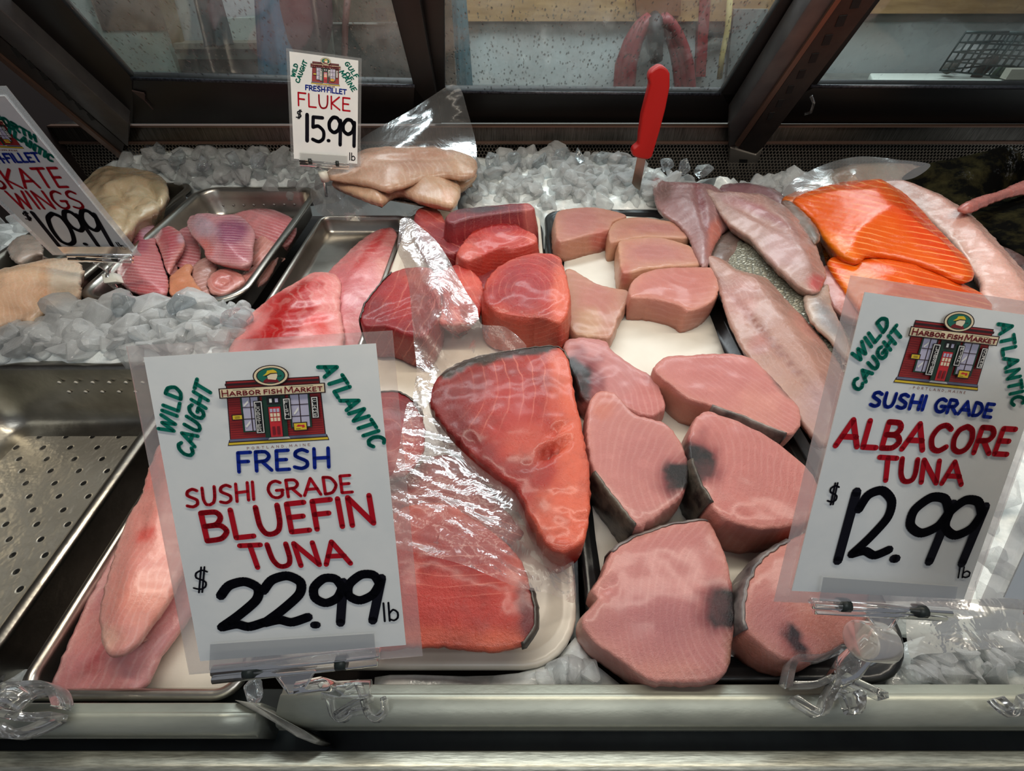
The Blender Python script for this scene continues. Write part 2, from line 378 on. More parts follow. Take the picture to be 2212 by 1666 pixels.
# ============================================================ the room beyond the rear doors
def slab_y(name, quad, y, dep, mat, parent=None, smooth=False):
    b = MB(); b.prism([PY(px, py, y) for px, py in quad], (0, dep, 0)); return b.build(name, mat, parent, smooth)
M['wall'] = mottled('white_wall_panel', (172, 180, 178), (188, 194, 192), 3, .5, bst=.03)
M['wood'] = mottled('tan_wood', (140, 108, 70), (170, 136, 92), 6, .6, bst=.1, stretch=(1, 8, 8))
M['woodband'] = M['wood']
M['counter'] = mottled('grey_counter', (84, 84, 80), (120, 120, 114), 8, .5, bst=.1)
wb = MB(); wb.box((-3.2, 2.34, -.7), (4.2, 2.44, 1.5)); tag(wb.build('wall_back', M['wall']), kind='structure')
fl = MB(); fl.box((-3.2, -1.2, -.85), (4.2, 2.44, -.8)); tag(fl.build('floor', flat('floor_tiles', (70, 66, 62), .6)), kind='structure')
def zb(py, y=2.33): return PY(1106, py, y)[2]
t = MB(); t.box((-.2, 2.305, zb(44)), (1.15, 2.345, zb(-60))); tag(t.build('wood_rail', M['wood']), 'tan wooden band along the top of the white wall behind the middle rear pane', 'trim')
t = MB(); t.box((1.2, 2.30, zb(27)), (3.4, 2.345, zb(-70))); tag(t.build('wood_rail', M['wood']), 'tan wooden band along the wall top behind the right rear pane', 'trim')
t = MB(); t.box((1.2, 2.325, zb(47)), (3.4, 2.345, zb(27))); tag(t.build('grey_strip', flat('grey_strip', (118, 118, 112), .6)), 'grey strip under the wooden band behind the right rear pane', 'trim')
t = MB(); t.box((1.22, 1.36, -.16), (3.6, 2.325, -.012)); o = t.build('back_counter', M['counter']); tag(o, 'grey work counter along the back wall behind the rear doors', 'counter'); bevel(o, .006)
zc = -.012
def PCt(px, py, z=zc): return P(px, py, z)
# white cutting board on the counter
a, b_ = P(1880, 158, .012), P(2290, 158, .012); c_ = P(2290, 176, .012); d_ = P(1886, 172, .012)
t = MB(); t.prism([a, d_, c_, b_], (0, 0, -.0235)); o = t.build('cutting_board', flat('white_board', (214, 220, 210), .5)); tag(o, 'long white cutting board lying on the counter below the wire basket', 'cutting board'); bevel(o, .004)
# wire basket
bk = empty('wire_basket', PY(2120, 165, 2.1), 'dark green wire basket on the back counter at right', 'basket')
gw = flat('green_coated_wire', (42, 58, 56), .4, .3)
def wires(name, qa, qb, qc, qd, y, nx, ny):
    t = MB()
    A, B, Cq, D = [PY(*q, y) for q in (qa, qb, qc, qd)]
    for i in range(nx+1):
        f = i/nx; t.tube([A+(B-A)*f, D+(Cq-D)*f], .0032, 6)
    for j in range(ny+1):
        f = j/ny; t.tube([A+(D-A)*f, B+(Cq-B)*f], .0032 if j else .005, 6)
    t.build(name, gw, bk, True)
wires('front_grid', (2086, 70), (2300, 76), (2225, 172), (2030, 152), 2.10, 13, 4)
wires('back_grid', (2178, 70), (2400, 76), (2330, 152), (2130, 142), 2.26, 12, 4)
wires('side_grid', (2086, 70), (2178, 70), (2130, 142), (2030, 152), 2.10, 3, 4)
def lump(name, px, py, y, rx, ry, rz, mat, label, cat, group=None, rot=0):
    c = PY(px, py, y); bm = bmesh.new(); bmesh.ops.create_icosphere(bm, subdivisions=3, radius=1)
    V = np.array([tuple(v.co) for v in bm.verts]); Fc = [[v.index for v in f.verts] for f in bm.faces]; bm.free()
    V = V*(1+.15*fnoise(V, 1.6, random.random()*30))[:, None]*np.array([rx, ry, rz])
    cr, sr = math.cos(rot), math.sin(rot); V = np.column_stack([V[:, 0]*cr-V[:, 2]*sr, V[:, 1], V[:, 0]*sr+V[:, 2]*cr])
    return tag(mk(name, V+c, Fc, mat), label, cat, group)
lump('plastic_bag', 2082, 128, 2.16, .06, .04, .05, M['film_grey'], 'crumpled white plastic bag inside the wire basket', 'bag')
lump('scrub_pad', 2126, 147, 2.13, .026, .012, .05, flat('dark_pad', (62, 56, 52), .8), 'dark oval pad leaning in the wire basket', 'pad', rot=-.5)
lump('lime', 2168, 158, 2.12, .04, .03, .03, flat('green_lime', (60, 82, 62), .5), 'dull green lump at the foot of the wire basket', 'produce')
lump('sponge', 2052, 147, 2.14, .024, .02, .02, flat('dark_sponge', (62, 62, 56), .8), 'small dark lump in the left corner of the wire basket', 'sponge')
t = MB(); t.prism([PY(2186, 150, 2.06), PY(2330, 150, 2.06), PY(2330, 172, 2.06), PY(2172, 172, 2.06)], (0, .03, 0)); tag(t.build('cream_box', flat('cream_box', (186, 184, 168), .6)), 'cream box beside the wire basket at the right edge', 'box')
# red hose hung on the wall, seen through the middle pane
hz = empty('hose_coil', PY(1415, 190, 2.27), 'dark red hose coil hanging from a black hook on the white wall', 'hose')
rh = flat('red_hose_rubber', (122, 44, 48), .45)
for k, (tx, bx) in enumerate(((1402, 1338), (1405, 1352), (1408, 1366), (1425, 1462), (1430, 1476), (1434, 1488))):
    mid = (tx+(bx-tx)*.72, 92); pts = [PY(px, py, 2.27-.012*(k % 3)) for px, py in ((tx, 38), (tx+(bx-tx)*.35, 55), mid, (bx, 140), (bx+(6 if bx > tx else -6), 215), (bx+(4 if bx > tx else -4), 300))]
    t = MB(); t.tube(catmull(np.array(pts), .02, False), .020, 10); t.build('hose_loop', rh, hz, True)
t = MB(); t.tube([PY(1413, 36, 2.28), PY(1414, 44, 2.24), PY(1416, 75, 2.23), PY(1418, 132, 2.24)], [.02, .03, .032, .025], 12); t.build('hook', flat('black_hook', (34, 36, 36), .5), hz, True)
t = MB(); t.prism([PY(1512, -10, 2.3), PY(1536, -10, 2.3), PY(1524, 166, 2.3), PY(1503, 166, 2.3)], (0, .03, 0)); tag(t.build('red_strap', flat('red_strap', (128, 40, 44), .5)), 'red strap hanging on the wall right of the hose', 'strap')
t = MB(); t.tube([PY(1578, -20, 2.26), PY(1572, 60, 2.26), PY(1560, 120, 2.26), PY(1554, 170, 2.26)], .011, 10); tag(t.build('yellow_rope', flat('yellow_rope', (176, 160, 104), .7), None, True), 'thin yellow rope hanging by the red strap', 'rope')
t = MB(); t.box(tuple(PY(1528, 82, 2.30)), tuple(PY(1584, 70, 2.32))); tag(t.build('wall_hook', flat('dark_bracket', (40, 42, 42), .5)), 'small dark bracket on the wall behind the yellow rope', 'bracket')
t = MB(); t.prism([PY(1586, 20, 2.29), PY(1660, 20, 2.29), PY(1600, 205, 2.29), PY(1566, 205, 2.29)], (0, .03, 0)); tag(t.build('grey_board', flat('grey_board', (120, 124, 122), .5)), 'grey board leaning on the wall beside the yellow rope', 'board')
t = MB(); t.prism([PY(1372, -20, 2.285), PY(1472, -20, 2.285), PY(1470, 34, 2.285), PY(1376, 36, 2.285)], (0, .02, 0)); tag(t.build('wall_board', flat('brown_panel', (112, 72, 40), .6)), 'brown board on the wooden band above the hose hook', 'board')
# behind the left pane
cb = empty('wall_cabinet', PY(280, 160, 2.2), 'brown and pale cabinet with olive post behind the left rear pane', 'cabinet')
slab_y('upper_panel', [(188, -20), (338, -20), (360, 66), (222, 66)], 2.20, .04, flat('brown_panel_wood', (82, 66, 54), .6), cb)
slab_y('lower_panel', [(110, -20), (188, -20), (236, 66), (352, 66), (392, 175), (250, 175)], 2.205, .04, mottled('pale_green_panel', (128, 138, 126), (150, 166, 158), 5, .5), cb)
slab_y('post', [(334, -20), (362, -20), (392, 98), (374, 102)], 2.17, .03, flat('olive_post', (92, 80, 58), .6), cb)
sh = empty('window_ledge', PY(480, 110, 2.18), 'beige ledge with pale panel under the dark coat behind the left rear pane', 'ledge')
slab_y('ledge', [(374, 94), (640, 92), (640, 106), (376, 106)], 2.15, .06, flat('beige_ledge', (112, 108, 94), .6), sh)
slab_y('apron_panel', [(376, 106), (640, 106), (645, 128), (384, 128)], 2.19, .04, flat('pale_ledge_panel', (146, 156, 146), .6), sh)
slab_y('base_panel', [(384, 128), (645, 128), (650, 190), (400, 190)], 2.19, .04, mottled('dark_base_panel', (70, 70, 64), (96, 96, 90), 9, .6), sh)
slab_y('side_wall', [(360, -20), (418, -20), (440, 94), (392, 94)], 2.22, .03, flat('pale_grey_panel', (146, 148, 144), .5), sh)
slab_y('white_panel', [(492, 40), (548, 38), (552, 93), (505, 93)], 2.22, .03, flat('white_panel_speckled', (168, 174, 164), .5), sh)
def cloth(name, quad, y, mat, label, cat, depth=.035):
    qa, qb, qc, qd = [PY(*q, y) for q in quad]; n = 22; V = []; Fc = []
    for s in (0, 1):
        for j in range(n+1):
            for i in range(n+1):
                u, v = i/n, j/n; p = (qa*(1-u)+qb*u)*(1-v)+(qd*(1-u)+qc*u)*v
                V.append(p+np.array([0, s*.006+depth*.35*math.sin(u*13+v*2)*(.3+.7*v)-depth*math.sin(u*math.pi), 0]))
    K = (n+1)**2
    for s in (0, 1):
        for j in range(n):
            for i in range(n):
                a = s*K+j*(n+1)+i; f = (a, a+1, a+n+2, a+n+1); Fc.append(f if s else f[::-1])
    for k in range(n):
        for a, b in ((k, k+1), (n*(n+1)+k+1, n*(n+1)+k)): Fc.append((a, b, b+K, a+K))
        for a, b in (((k+1)*(n+1), k*(n+1)), (k*(n+1)+n, (k+1)*(n+1)+n)): Fc.append((a, b, b+K, a+K))
    return tag(mk(name, V, Fc, mat), label, cat)
cloth('coat', [(412, -25), (470, -25), (502, 98), (438, 98)], 2.08, flat('dark_coat_cloth', (58, 66, 66), .8), 'dark grey-green coat hanging behind the left rear pane', 'coat')
cloth('blue_apron', [(548, -25), (596, -25), (648, 176), (556, 176)], 2.04, flat('blue_apron_rubber', (46, 98, 120), .4), 'blue apron hanging behind the left rear pane', 'apron')
lump('maroon_bag', 655, 30, 2.08, .105, .05, .16, flat('maroon_bag_cloth', (74, 42, 44), .7), 'dark maroon bag hanging beside the blue apron', 'bag', rot=-.25)
t = MB(); t.prism([PY(668, -20, 2.14), PY(706, -20, 2.14), PY(728, 190, 2.14), PY(690, 190, 2.14)], (0, .04, 0)); tag(t.build('grey_post', flat('grey_green_post', (120, 122, 112), .6)), 'pale grey-green post right of the maroon bag', 'post')
mc = empty('steel_cabinet', PY(800, 170, 2.15), 'dark steel cabinet with shiny clips behind the small hanging price card', 'cabinet')
slab_y('door', [(706, 52), (880, 50), (910, 200), (724, 200)], 2.16, .05, mottled('dark_steel_door', (74, 74, 70), (104, 104, 98), 4, .4, .3), mc)
slab_y('upper_shelf', [(706, -20), (872, -20), (880, 49), (708, 49)], 2.2, .05, flat('dim_shelf', (78, 70, 58), .6), mc)
slab_y('edge_trim', [(712, 49), (830, 50), (830, 53), (712, 52)], 2.15, .01, flat('pale_trim', (150, 148, 140), .4), mc)
for (px, py) in ((822, 44), (822, 84)): slab_y('clip', [(808, py-26), (832, py-26), (836, py), (812, py)], 2.14, .012, flat('shiny_clip', (150, 150, 146), .2, .9), mc)
t = MB(); t.tube([PY(752, -20, 2.1), PY(746, 50, 2.1), PY(744, 120, 2.1), PY(750, 130, 2.1)], .012, 8); tag(t.build('hanging_rope', flat('hanging_rope', (96, 62, 56), .6), None, True), 'brown rope hanging in front of the dark steel cabinet', 'rope')
cloth('teal_towel', [(974, -20), (1006, -20), (1022, 200), (988, 200)], 2.1, flat('teal_towel_cloth', (58, 92, 100), .8), 'teal towel hanging at the left of the middle rear pane', 'towel', .02)
t = MB(); t.prism([PY(925, -20, 2.2), PY(972, -20, 2.2), PY(986, 205, 2.2), PY(948, 205, 2.2)], (0, .04, 0)); tag(t.build('brown_post', mottled('brown_post', (60, 50, 42), (96, 78, 58), 12, .6)), 'brown post beside the teal towel behind the rear doors', 'post')
# ============================================================ the display case
case = empty('display_case', (.1, .6, -.16), 'long refrigerated fish display case with steel rail, rear doors and grille', 'display case')
t = MB(); t.box((-1.5, .05, -.16), (1.7, 1.22, -.135)); t.build('deck', M['steel_dark'], case)
t = MB(); t.box((-1.16, .05, -.16), (-1.12, 1.26, .935)); t.build('end_panel', flat('dark_end_panel', (34, 28, 27), .7, 0, .08), case)
t = MB(); t.box((-1.16, .24, .935), (1.75, .63, .96)); t.build('added_canopy', flat('added_canopy_white', (206, 206, 198), .5), case)  # unseen canopy, added to bounce light and give the pans something bright to reflect
# rear perforated grille: real holes
def grille():
    y0, z0, z1 = 1.19, -.05, .073; p = .0085; V = []; Fc = []; nx = int(2.9/p); nz = int((z1-z0)/(p*.866))
    hexo = [(math.cos(math.pi/6+k*math.pi/3)*p*.5774, math.sin(math.pi/6+k*math.pi/3)*p*.5774) for k in range(6)]; hi = [(a*.74, b*.74) for a, b in hexo]
    for j in range(nz+1):
        for i in range(nx):
            cx = -1.15+i*p+(j % 2)*p/2; cz = z0+j*p*.866; n = len(V)
            V += [(cx+a, y0, cz+b) for a, b in hexo]+[(cx+a, y0, cz+b) for a, b in hi]
            Fc += [(n+k, n+(k+1) % 6, n+6+(k+1) % 6, n+6+k) for k in range(6)]
    return mk('vent_grille', V, Fc, flat('grille_metal', (150, 140, 128), .4, .8), case, False)
grille()
t = MB(); t.box((-1.16, 1.215, -.05), (1.75, 1.225, .08)); t.build('grille_backing', flat('grille_dark', (10, 9, 9), .9), case)
zs0 = PY(1106, 304, 1.19)[2]; zs1 = PY(1106, 271, 1.19)[2]
t = MB(); t.box((-1.16, 1.183, zs0), (1.75, 1.22, zs1)); t.build('rear_sill', M['sill'], case)
t = MB(); t.box((-1.16, 1.178, zs0-.004), (1.75, 1.186, zs0+.0015)); t.box((-1.16, 1.176, zs1-.0005), (1.75, 1.19, zs1+.003)); t.build('sill_edge', M['brown_edge'], case)
pb = np.array([0, 1.19, zs1]); ua = math.radians(56); uu = np.array([0, -math.cos(ua), math.sin(ua)]); dn = np.array([0, -math.sin(ua), -math.cos(ua)])
def D(px, py, off=0.): return PN(px, py, pb+dn*off, dn)
def slab_d(name, quads, off, th, mat, parent, bev=0):
    t = MB()
    for q in quads: t.prism([D(px, py, off) for px, py in q], -dn*th)
    o = t.build(name, mat, parent)
    return bevel(o, bev) if bev else o
def glassmat(name, seed, wet, cloud):
    m, nt, b = newmat(name); out = nt.nodes['Material Output']; nt.nodes.remove(b); co = tex(nt)
    mp = N_(nt, 'ShaderNodeMapping'); mp.inputs['Location'].default_value = (seed, seed*2, 0); mp.inputs['Scale'].default_value = (1, .62, .62); nt.links.new(co, mp.inputs[0])
    vo = N_(nt, 'ShaderNodeTexVoronoi'); vo.inputs['Scale'].default_value = 150; nt.links.new(mp.outputs[0], vo.inputs['Vector'])
    gate = ramp(nt, noise_(nt, mp.outputs[0], 110, 2), .62-.12*wet, .63-.12*wet)
    drop = math_(nt, 'MULTIPLY', ramp(nt, vo.outputs['Distance'], .36, .18), gate)
    tr = N_(nt, 'ShaderNodeBsdfTransparent'); tr.inputs[0].default_value = (.84, .88, .88, 1)
    gl = N_(nt, 'ShaderNodeBsdfGlossy'); gl.inputs['Roughness'].default_value = .05
    df = N_(nt, 'ShaderNodeBsdfDiffuse'); df.inputs[0].default_value = (.62, .66, .65, 1)
    dk = N_(nt, 'ShaderNodeBsdfGlossy'); dk.inputs['Roughness'].default_value = .12; dk.inputs[0].default_value = (.3, .32, .32, 1)
    bump_(nt, vo.outputs['Distance'], 1., .004, dk)
    a = N_(nt, 'ShaderNodeMixShader'); nt.links.new(math_(nt, 'MULTIPLY', ramp(nt, noise_(nt, co, 7, 5, .7), .3, .75), cloud), a.inputs[0]); nt.links.new(tr.outputs[0], a.inputs[1]); nt.links.new(df.outputs[0], a.inputs[2])
    c = N_(nt, 'ShaderNodeMixShader'); nt.links.new(math_(nt, 'MULTIPLY', drop, .75*wet), c.inputs[0]); nt.links.new(a.outputs[0], c.inputs[1]); nt.links.new(dk.outputs[0], c.inputs[2])
    f = N_(nt, 'ShaderNodeFresnel'); d = N_(nt, 'ShaderNodeMixShader'); nt.links.new(math_(nt, 'MULTIPLY', f.outputs[0], .13), d.inputs[0]); nt.links.new(c.outputs[0], d.inputs[1]); nt.links.new(gl.outputs[0], d.inputs[2])
    nt.links.new(d.outputs[0], out.inputs[0]); return m
# right-hand door of the middle bay (further back), left door in front of it, and the next bay's door
def door(label, frame, pane, off, mat, quadpane):
    fr = slab_d('sliding_door', frame, off, .018, M['black'], case, .002); fr['label'] = label
    g = MB(); g.prism([D(px, py, off-.007) for px, py in quadpane], -dn*.004); o = g.build('glass_pane', mat, fr); o['label'] = pane
    gk = [(quadpane[i], quadpane[(i+1) % 4]) for i in (2,)]
    s = MB()
    for (x0, y0), (x1, y1) in gk: s.tube([D(x0, y0, off+.001), D(x1, y1, off+.001)], .0035, 8)
    s.build('gasket', mottled('shiny_gasket', (26, 28, 34), (60, 62, 70), 200, .2), fr, True)
    return fr
door('black framed rear door at the middle with wet glass', [[(905, -30), (960, -30), (962, 262), (938, 262)], [(940, 198), (1600, 203), (1604, 266), (940, 266)], [(1706, -30), (1785, -30), (1592, 270), (1558, 202)]],
     'wet glass pane', -.012, glassmat('wet_glass_middle', 3.1, 1., .34), [(930, -30), (1712, -30), (1556, 204), (955, 198)])
door('black framed rear door at the left with wet glass', [[(60, -130), (104, -30), (286, 170), (292, 268), (262, 268), (20, 10)], [(286, 170), (893, 183), (953, 262), (953, 268), (284, 268)], [(837, -30), (902, -30), (954, 268), (890, 268), (893, 185)]],
     'streaked glass pane', .012, glassmat('wet_glass_left', 7.7, .9, .3), [(100, -30), (842, -30), (896, 186), (284, 170)])
door('black framed rear door at the right with clear glass', [[(1748, 186), (2330, 190), (2330, 268), (1660, 268), (1690, 225)], [(1880, -30), (1925, -30), (1760, 190), (1690, 225)]],
     'mostly clear glass pane', -.004, glassmat('clear_glass_right', 12.3, .25, .12), [(1915, -30), (2420, -30), (2330, 190), (1752, 186)])
t = MB(); t.tube([D(1752, 208, .02), D(1758, 222, .024), D(1752, 243, .022), D(1738, 246, .02)], .003, 8); t.build('door_catch', M['acrylic'], case, True)
t = MB(); t.prism([D(285, 194, .014), D(312, 200, .014), D(313, 216, .014)], dn*.003); t.tube([D(312, 204, .016), D(312, 216, .016), D(330, 236, .016)], .0015, 6); t.build('torn_label', flat('torn_label', (62, 48, 46), .5), case)
# shelf standards (slotted posts) on the door plane
def post(label, side, edge, face, slots, bracket=None):
    f = slab_d('shelf_standard', [side], .045, .05, M['post'], case, .002); f['label'] = label
    slab_d('edge_trim', [edge], .05, .03, M['brown_edge'], f); slab_d('slotted_face', [face], .044, .03, mottled('dark_slot_face', (46, 41, 39), (58, 52, 48), 20, .45, .4), f)
    t = MB()
    for q in slots: t.prism([D(px, py, .0452) for px, py in q], -dn*.004)
    t.build('slot', M['slot'], f)
    if bracket:
        slab_d('foot_bracket', [bracket[0]], .048, .05, flat('pale_bracket', (136, 130, 122), .4, .5), f, .002); slab_d('bracket_hole', [bracket[1]], .0484, .004, M['slot'], f)
sl = []
for (x, y, h) in ((1850, 6, 1.15), (1817, 46, 1.08), (1787, 87, 1.), (1758, 126, .92), (1731, 161, .85), (1707, 194, .78), (1685, 224, .72), (1665, 251, .66)):
    sl.append([(x-4*h, y-10*h), (x+13*h, y-12*h), (x+4*h, y+10*h), (x-13*h, y+12*h)])
post('grey slotted post right of the middle rear door', [(1772, -30), (1826, -30), (1590, 312), (1574, 318), (1578, 268)], [(1826, -30), (1838, -30), (1596, 318), (1588, 314)], [(1838, -30), (1914, -30), (1650, 316), (1634, 335), (1597, 319)], sl,
     ([(1578, 320), (1633, 336), (1648, 322), (1628, 376), (1571, 370)], [(1597, 344), (1615, 345), (1613, 364), (1595, 363)]))
sl = []
for (x, y, h) in ((36, 115, 1.1), (66, 140, 1.), (95, 166, .95), (122, 188, .9), (147, 210, .85), (171, 231, .8), (196, 254, .75)):
    sl.append([(x-12*h, y-10*h), (x-2*h, y-10*h), (x+12*h, y+7*h), (x+2*h, y+9*h)])
post('grey slotted post at the left end of the case', [(-120, -84), (0, 20), (278, 268), (276, 318), (-120, -26)], [(-120, 22), (262, 336), (256, 342), (-120, 32)], [(-120, -26), (0, 80), (268, 312), (262, 338), (-120, 24)], sl)
# front rail, channel and outer lip
def barx(name, prof, x0, x1, mat, seg=24, wob=0.):
    V = []; n = len(prof)
    for i in range(seg+1):
        x = x0+(x1-x0)*i/seg
        for (y, z) in prof: V.append((x, y, z))
    Fc = [(i*n+k, i*n+(k+1) % n, (i+1)*n+(k+1) % n, (i+1)*n+k) for i in range(seg) for k in range(n)]+[tuple(range(n-1, -1, -1)), tuple(seg*n+k for k in range(n))]
    return mk(name, V, Fc, mat, case, True)
def yz(py, z): q = P(1106, py, z); return q[1]
zr = .03
def railprof(dy, dc):
    ya = yz(1478+dy, zr-.002); yb = yz(1499+dy, zr); yc = yz(1573+dc, zr-.012)
    pr = [(ya, zr-.05), (ya, zr-.004), (ya-.0008, zr-.002), (yb+.0006, zr-.002), (yb, zr-.001)]
    for k in range(9):
        a = k/8*math.pi*.5; pr.append((yb-.001-(yb-.001-yc)*(math.sin(a)), zr-.012+.012*math.cos(a)))
    pr += [(yc-.0005, zr-.016), (yc-.001, zr-.0165), (yc-.001, zr-.018), (yc+.001, zr-.05)]
    return pr
xj = P(640, 1540, zr)[0]
o = barx('front_rail', railprof(0, 0), P(606, 1500, zr)[0], 1.0, M['rail'])
o = barx('front_rail', railprof(40, 18), -.9, P(560, 1520, zr)[0], M['rail']); o['label'] = 'left length of the front rail'
t = MB(); t.prism([P(505, 1512, zr+.0015), P(548, 1518, zr+.0018), P(655, 1578, zr-.004), P(692, 1600, zr-.012), P(680, 1608, zr-.012), P(640, 1592, zr-.003), P(590, 1560, zr+.001)], (0, 0, -.03)); o = t.build('rail_joint_seal', mottled('grey_sealant', (120, 118, 108), (150, 146, 134), 60, .45, bst=.3), case); bevel(o, .001)
yb0 = yz(1573, zr-.012)
t = MB(); t.box((-.9, -.004, -.06), (1.0, yz(1480, 0), -.02)); t.build('front_channel', M['channel'], case)
yl0 = yz(1622, .012); yl1 = yz(1650, .012)
pr = [(yl0, -.06), (yl0, .010), (yl0-.0008, .012), (yl1+.001, .0125), (yl1, .0135), (yl1-.004, .0135), (yl1-.006, .011), (yl1-.012, .010), (yl1-.03, .006), (yl1-.03, -.06)]
barx('front_lip', pr, -.9, 1.0, M['brushed'])
# ============================================================ trays and pans
def rrect(x0, x1, y0, y1, r, seg=7):
    pts = []
    for cx, cy, a0 in ((x1-r, y1-r, 0), (x0+r, y1-r, 90), (x0+r, y0+r, 180), (x1-r, y0+r, 270)):
        for k in range(seg+1):
            a = math.radians(a0+90*k/seg); pts.append((cx+r*math.cos(a), cy+r*math.sin(a)))
    return np.array(pts)
def tray(name, label, cat, x0, x1, y0, y1, levels, mat, floor_mat=None, r=.03, seg=7, group=None):
    """levels: (inset, z) from outside lip to floor; one solid shell."""
    rings = [np.column_stack([rrect(x0+i, x1-i, y0+i, y1-i, max(r-i*.8, .006), seg), np.full((seg+1)*4, z)]) for i, z in levels]
    n = len(rings[0]); V = np.vstack(rings); Fc = []
    for a in range(len(rings)-1): Fc += [(a*n+k, a*n+(k+1) % n, (a+1)*n+(k+1) % n, (a+1)*n+k) for k in range(n)]
    mi = [0]*len(Fc); Fc.append(tuple(range((len(rings)-1)*n, len(rings)*n))); mi.append(1 if floor_mat else 0)
    o = mk(name, V, Fc, [mat, floor_mat] if floor_mat else mat, None, True, None, mi)
    return tag(o, label, cat, group)
def ext(tl, tr, bl, br, z=0.):
    a, b, c, d = P(*tl, z), P(*tr, z), P(*bl, z), P(*br, z)
    return (a[0]+c[0])/2, (b[0]+d[0])/2, (c[1]+d[1])/2, (a[1]+b[1])/2
# perforated floor material for the empty pan
fo = P(78.3, 920.8, -.106)
def perfmat():
    m, nt, b = newmat('perforated_steel'); co = N_(nt, 'ShaderNodeNewGeometry').outputs['Position']
    sp = N_(nt, 'ShaderNodeSeparateXYZ'); nt.links.new(co, sp.inputs[0]); p = .0416
    def lat(sx, sy, ax, hx, pp):
        u = math_(nt, 'FRACT', math_(nt, 'DIVIDE', math_(nt, 'ADD', sp.outputs[0], 10*pp-fo[0]+pp*.5+hx), pp)); v = math_(nt, 'FRACT', math_(nt, 'DIVIDE', math_(nt, 'ADD', sp.outputs[ax], 10*pp-sy+pp*.5+hx), pp))
        du = math_(nt, 'SUBTRACT', u, .5); dv = math_(nt, 'SUBTRACT', v, .5)
        return math_(nt, 'SQRT', math_(nt, 'ADD', math_(nt, 'MULTIPLY', du, du), math_(nt, 'MULTIPLY', dv, dv)))
    d = math_(nt, 'MINIMUM', lat(0, fo[1], 1, 0, p), lat(0, fo[1], 1, p/2, p))
    hole = ramp(nt, d, .096, .088)
    n1 = noise_(nt, tex(nt), 16, 4); nt.links.new(mixc(nt, hole, mixc(nt, n1, lin((170, 164, 150)), lin((206, 200, 186))), (.004, .004, .004)), b.inputs['Base Color'])
    nt.links.new(math_(nt, 'MULTIPLY', math_(nt, 'SUBTRACT', 1., hole), .75), b.inputs['Metallic']); setin(b, Roughness=.42)
    nb = bump_(nt, n1, .3, .02, None); nb2 = bump_(nt, noise_(nt, tex(nt), 60, 3), .12, .01, None, nb); bump_(nt, ramp(nt, d, .08, .13), .5, .002, b, nb2)
    return m
STL = [(0, -.006), (-.001, -.001), (.001, .001), (.008, .0015), (.012, 0), (.014, -.006), (.018, -.02)]
tray('perforated_pan', 'empty perforated steel pan at the front left of the case', 'pan', *[ (a) for a in (P(-95, 780)[0], (P(434, 780)[0]+P(0, 1388)[0])/2, .05, P(0, 780)[1])],
     STL+[(.024, -.075), (.032, -.098), (.045, -.1055), (.06, -.106)], M['steel_ripple'], perfmat(), .055)
x0, x1, y0, y1 = ext((425, 404), (671, 404), (160, 650), (548, 650))
tray('fillet_pan', 'deep steel pan holding pink wing fillets', 'pan', x0, x1, y0, y1, STL+[(.022, -.05), (.03, -.06), (.04, -.062)], M['steel'], None, .05)
t = MB()
for k in range(8):
    q = PY(482+k*22, 444-(.3*k), y1-.0215); t.tube([q+np.array([0, .001, 0]), q+np.array([0, -.0006, 0])], .0028, 10)
PANHOLES = t
t.build('perforation', flat('hole_light_paint', (170, 160, 156), .5), bpy.data.objects['fillet_pan'], True)  # pale discs paint the light showing through the pan's holes
t = MB()
for (px, py) in [(128+36*k, 827) for k in range(7)]+[(149+36*k, 847) for k in range(6)]:
    q = PY(px, py, P(0, 780)[1]-.0225); t.tube([q+np.array([0, .001, 0]), q+np.array([0, -.0008, 0])], .0027, 10)
t.build('perforation', flat('hole_light_paint_big', (200, 196, 184), .4), bpy.data.objects['perforated_pan'], True)  # light coming through these holes is put in as pale colour
x0, x1, y0, y1 = ext((232, 395), (400, 395), (-185, 660), (140, 660))
tray('skate_pan', 'steel pan in a shaded tone at the far left holding cream skate wings', 'pan', x0, x1, y0, y1, STL+[(.022, -.05), (.03, -.06), (.04, -.062)], mottled('shaded_steel', (120, 114, 106), (140, 134, 124), 10, .35, .9), None, .04)  # darker copy of the pan steel, its shade put into the colour
x0, x1, y0, y1 = ext((690, 466), (884, 466), (5, 1512), (505, 1512))
x0 += .004
tray('steel_tray', 'long narrow steel tray holding pale red-streaked fillets', 'tray', x0, x1, y0, y1, [(0, -.006), (-.001, -.001), (.001, .001), (.005, .0015), (.0075, 0), (.009, -.006), (.011, -.028), (.018, -.034)], M['steel'], None, .022)
tx0, tx1, ty0, ty1 = x0, x1, y0, y1
t = MB(); t.prism([tuple(p)+(-.0335,) for p in rrect(tx0+.02, tx1-.016, ty0+.012, P(0, 900, -.03)[1], .02)], (0, 0, .004)); o = t.build('white_tray_mat', M['white_tray']); tag(o, 'scratched white mat lying in the long steel tray', 'mat')
x0, x1, y0, y1 = ext((889, 455), (1172, 452), (540, 1444), (1238, 1444), .005)
WT = (x0, x1, y0, y1)
tray('white_tray', 'long white plastic tray under the bluefin tuna', 'tray', x0, x1, y0, y1, [(0, -.004), (0, .003), (.0015, .005), (.006, .005), (.008, .0035), (.011, .0035), (.0135, .002), (.022, -.006), (.03, -.008)], M['white_tray'], None, .05)
x0, x1, y0, y1 = ext((1183, 452), (1470, 452), (1262, 1476), (1960, 1476), .005)
BT = (x0, x1, y0, y1)
tray('black_tray', 'long black plastic tray under the albacore tuna', 'tray', x0, x1, y0, y1, [(0, -.004), (0, .003), (.0015, .005), (.006, .005), (.008, .0035), (.011, .0035), (.0135, .002), (.022, -.006), (.03, -.008)], M['black_tray'], None, .05)
